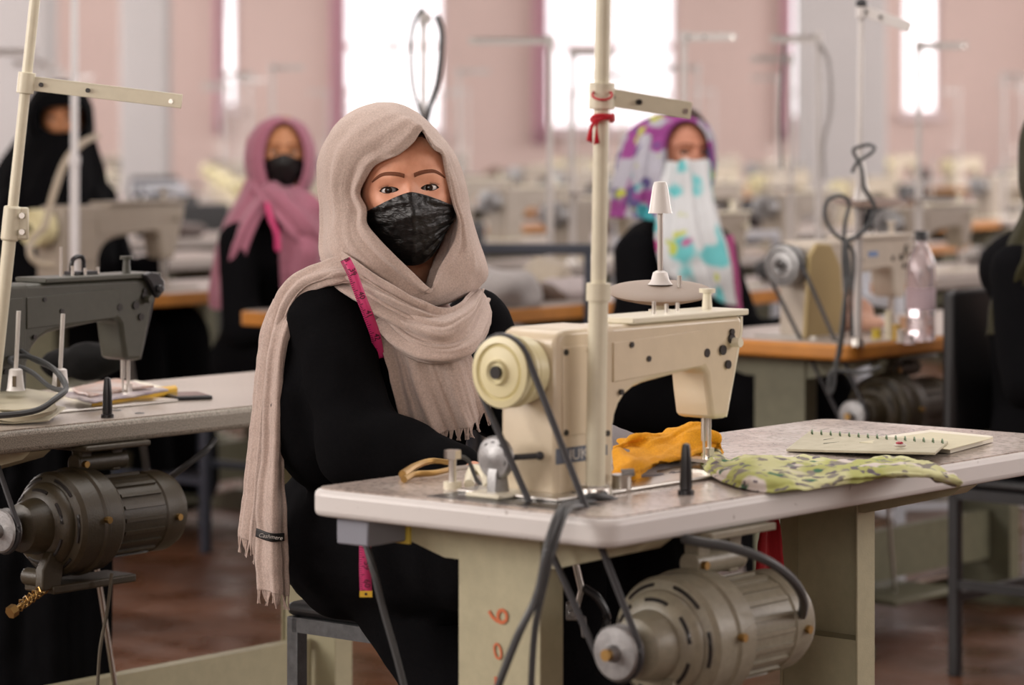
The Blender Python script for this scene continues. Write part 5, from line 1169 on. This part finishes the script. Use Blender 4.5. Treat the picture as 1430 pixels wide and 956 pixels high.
pink_s = cloth('pink_scarf', (.43, .17, .235), (.33, .12, .17)); olive_s = cloth('olive_scarf', (.030, .027, .008), (.018, .016, .005), sheen=.05)
def ell(cx, cy, rx, ry, n=16, a0=-PI/2, sq=1.0): return [(cx+rx*math.cos(a0-2*PI*k/n), cy-ry*math.sin(a0-2*PI*k/n)) for k in range(n)]
def woman(label, pxe, pye, Y, yaw, opn, sil, scarf, dress, hipv, face=True, mask=False, facing=Fd, hands=True, skinm=skin_far, sleeves=None, dz=0, hips=.55, yo=-.075, hs=.86):
    hc_ = at(pxe, pye, Y); w = empty('person', (hipv.x, hipv.y, 0), 0, label, 'person'); o_ = w.location
    M_ = Matrix.Translation(-o_) @ head_matrix(hc_, yaw, 0, 0, hs)
    Rv = Vector((facing.y, -facing.x, 0)); shc = hc_+Vector((0, .0, -.20))-facing*.02
    bp_ = [('c', hc_-o_-Z*.1, .05, shc-o_, .055), ('e', shc-o_-Z*.06, (.10, .16, .09), (0, 0, ANG)), ('c', shc-o_-Z*.1, .09, hipv-o_, .10)]
    add_face(w, M_, False, skinm, body_pieces=bp_)
    if mask: mask_surface(M_, 'face_mask', mask_m, w, n=36)
    h = hood(opn, sil, Y+yo, Y+.02, Y+.15, (sil[0][0]*0+pxe, pye, Y+.12), 'headscarf', scarf, w, 110, 36, folds=((2.2, .004),), thick=.004); h.data.transform(Matrix.Translation(-o_))
    s_ = shc-o_; hh = hipv-o_
    P_ = lambda f, r, z: hh+facing*f+Rv*r+Z*(z-hips)
    ps = [('e', s_-Z*.07, (.12, .19, .11), (0, 0, ANG)), ('c', s_-Z*.1, .145, hh, .17), ('c', P_(0, .1, .56), .12, P_(.44, .12, .56), .09), ('c', P_(0, -.1, .56), .12, P_(.44, -.10, .56), .09), ('c', P_(.44, .1, .54), .1, P_(.48, .1, .08), .1), ('c', P_(.44, -.1, .54), .1, P_(.48, -.1, .08), .1), ('c', P_(.3, 0, .5), .1, P_(.42, 0, .12), .12)]
    for k, sg in enumerate((1, -1)):
        a = s_+Rv*sg*.17-Z*.06; e_ = a+Rv*sg*.05+facing*.06-Z*.25; wr = e_+facing*.22-Rv*sg*.06+Z*(.05 if not sleeves else sleeves)
        ps += [('c', a, .062, e_, .058), ('c', e_, .058, wr, .04)]
        if hands: make_hand(wr+facing*.02, facing+Vector((0, 0, -.3)), Z, sg, 'hand', skinm, w, .95)
    blob(ps, 'dress', dress, w, .016, 6, lambda c: .008*nz(c, 7))
    return w, o_
# pink headscarf
wp1, o1 = woman('woman in pink headscarf and black mask seated at the left', 397, 212, 8.85, R(4), ell(397, 222, 29, 52, 14), [(397, 292), (375, 285), (357, 270), (347, 248), (343, 222), (347, 198), (360, 176), (382, 165), (405, 165), (425, 176), (437, 198), (441, 222), (438, 250), (420, 280)], pink_s, black_dress, Vector((-.72, 9.05, .55)), mask=True)
def dr(w, o_, g, folds, mt, name='shawl', nu=70, nv=40): return drape(g, nu, nv, folds, name, mt, w, .005, .003, (0, -1, .2), None, 12)
def shift(w): return w
dr(wp1, o1, [[(352, 240, 8.85), (330, 285, 8.85), (308, 330, 8.85), (295, 400, 8.86), (296, 430, 8.88)], [(365, 262, 8.76), (345, 300, 8.70), (325, 345, 8.68), (310, 400, 8.70), (308, 432, 8.72)], [(380, 280, 8.74), (360, 310, 8.68), (345, 345, 8.66), (335, 390, 8.68), (332, 415, 8.7)]], [(1.8, .010, 0, .2, .1)], pink_s)
dr(wp1, o1, [[(350, 262, 8.78), (375, 290, 8.70), (405, 325, 8.66), (430, 352, 8.68), (448, 372, 8.74)], [(370, 258, 8.76), (395, 278, 8.69), (425, 305, 8.66), (448, 330, 8.70), (458, 345, 8.78)], [(420, 258, 8.78), (435, 272, 8.74), (450, 290, 8.74), (460, 310, 8.80), (464, 325, 8.86)]], [(1.8, .010, 1, .3, .1)], pink_s)
dr(wp1, o1, [[(396, 300, 8.70), (392, 340, 8.68), (392, 390, 8.70), (396, 425, 8.72)], [(425, 300, 8.70), (430, 345, 8.66), (432, 385, 8.68), (434, 420, 8.70)], [(450, 310, 8.76), (458, 345, 8.76), (462, 385, 8.78), (464, 410, 8.80)]], [(1.5, .010, 1, .3, .1)], pink_s)
tape([(372, 283, 8.68), (378, 305, 8.66), (386, 325, 8.65), (388, 350, 8.65)], .016, 'red pink tape measure round the neck of the woman in pink', [(.5, '7')], -1)
# floral scarf
wf, of = woman('woman in colourful floral scarf and pale veil seated behind the white pole', 953, 213, 7.95, R(22), [(960, 262), (942, 250), (933, 232), (930, 210), (933, 188), (945, 172), (962, 168), (978, 176), (988, 192), (990, 212), (988, 235), (978, 254)], [(955, 292), (915, 285), (885, 262), (868, 228), (872, 192), (900, 168), (938, 158), (966, 158), (986, 172), (997, 195), (999, 225), (990, 265)], floral, black_dress, Vector((.40, 8.05, .55)), skinm=skin_far2, hands=True)
P = np.zeros((20, 40, 3))
for i, t in enumerate(np.linspace(0, 1, 20)):
    for j, a in enumerate(np.linspace(-PI, PI, 40)):
        th = t*(.72+.5*min(1, abs(a)/2)); v = head_matrix(at(953, 213, 7.95), R(22), 0, 0, .93) @ Vector((1.02*RX*math.sin(th)*math.sin(a), -1.08*RY*math.sin(th)*math.cos(a), 1.04*RZ*math.cos(th)+.004)); P[i, j] = tuple(v-of)
grid_mesh(P, 'hair', hair_m, wf, .004)
dr(wf, of, [[(870, 200, 7.95), (862, 235, 7.92), (856, 270, 7.90), (852, 303, 7.90)], [(895, 190, 7.88), (892, 230, 7.84), (888, 275, 7.82), (886, 305, 7.82)], [(925, 190, 7.87), (925, 225, 7.84), (922, 270, 7.82), (920, 308, 7.80)]], [(2, .010, 0, .2, .1)], floral)
dr(wf, of, [[(928, 228, 7.86), (922, 270, 7.80), (915, 330, 7.74), (925, 375, 7.72), (945, 392, 7.72)], [(948, 225, 7.825), (950, 275, 7.78), (958, 330, 7.72), (972, 378, 7.70), (985, 410, 7.70)], [(970, 223, 7.815), (980, 270, 7.78), (992, 320, 7.74), (1008, 375, 7.72), (1015, 425, 7.72)], [(993, 226, 7.86), (998, 270, 7.84), (1012, 320, 7.80), (1028, 375, 7.78), (1034, 430, 7.78)]], [(2.6, .010, 0, .2, .1)], veil, 'veil')
dr(wf, of, [[(1002, 330, 7.80), (1010, 380, 7.76), (1014, 430, 7.74)], [(1022, 330, 7.82), (1034, 385, 7.78), (1038, 440, 7.76)]], [(1.5, .008, 0, .2, .1)], cloth('magenta_cloth', (.33, .06, .17)), 'shawl', 30, 20)
# black niqab
wn, on = woman('woman in black niqab seated behind the machine at the far left', 88, 166, 9.6, R(3), [(88, 186), (68, 184), (55, 172), (54, 158), (66, 150), (88, 147), (112, 150), (122, 158), (122, 172), (108, 184)], [(88, 250), (52, 235), (38, 195), (36, 158), (50, 128), (82, 113), (112, 122), (128, 150), (130, 195), (118, 240)], black_dress, black_dress, Vector((-1.46, 9.78, .60)), skinm=skin_far, yo=-.108, hands=False)
dr(wn, on, [[(45, 180, 9.6), (20, 200, 9.6), (-10, 260, 9.6), (-25, 400, 9.6)], [(70, 185, 9.47), (55, 230, 9.42), (35, 300, 9.38), (30, 410, 9.36)], [(105, 185, 9.47), (110, 240, 9.42), (105, 310, 9.38), (100, 410, 9.36)], [(128, 180, 9.58), (140, 230, 9.6), (150, 290, 9.6), (160, 380, 9.6)]], [(2, .012, 0, .2, .1)], black_dress)
# olive scarf at the right edge
wo, oo = woman('woman in olive scarf and black dress cut by the right edge of the picture', 1482, 212, 6.75, R(10), ell(1484, 218, 42, 62, 14), [(1480, 320), (1452, 310), (1434, 290), (1426, 262), (1424, 220), (1428, 182), (1444, 152), (1470, 138), (1498, 140), (1520, 156), (1532, 190), (1534, 230), (1528, 270), (1510, 305)], olive_s, black_dress, Vector((1.27, 6.92, .55)), hands=False)
dr(wo, oo, [[(1440, 270, 6.72), (1412, 340, 6.72), (1392, 400, 6.72), (1378, 470, 6.74)], [(1452, 300, 6.62), (1425, 355, 6.60), (1405, 410, 6.60), (1392, 462, 6.62)], [(1480, 330, 6.58), (1450, 360, 6.56), (1425, 400, 6.56), (1410, 440, 6.58)]], [(1.5, .008, 0, .2, .1)], olive_s)
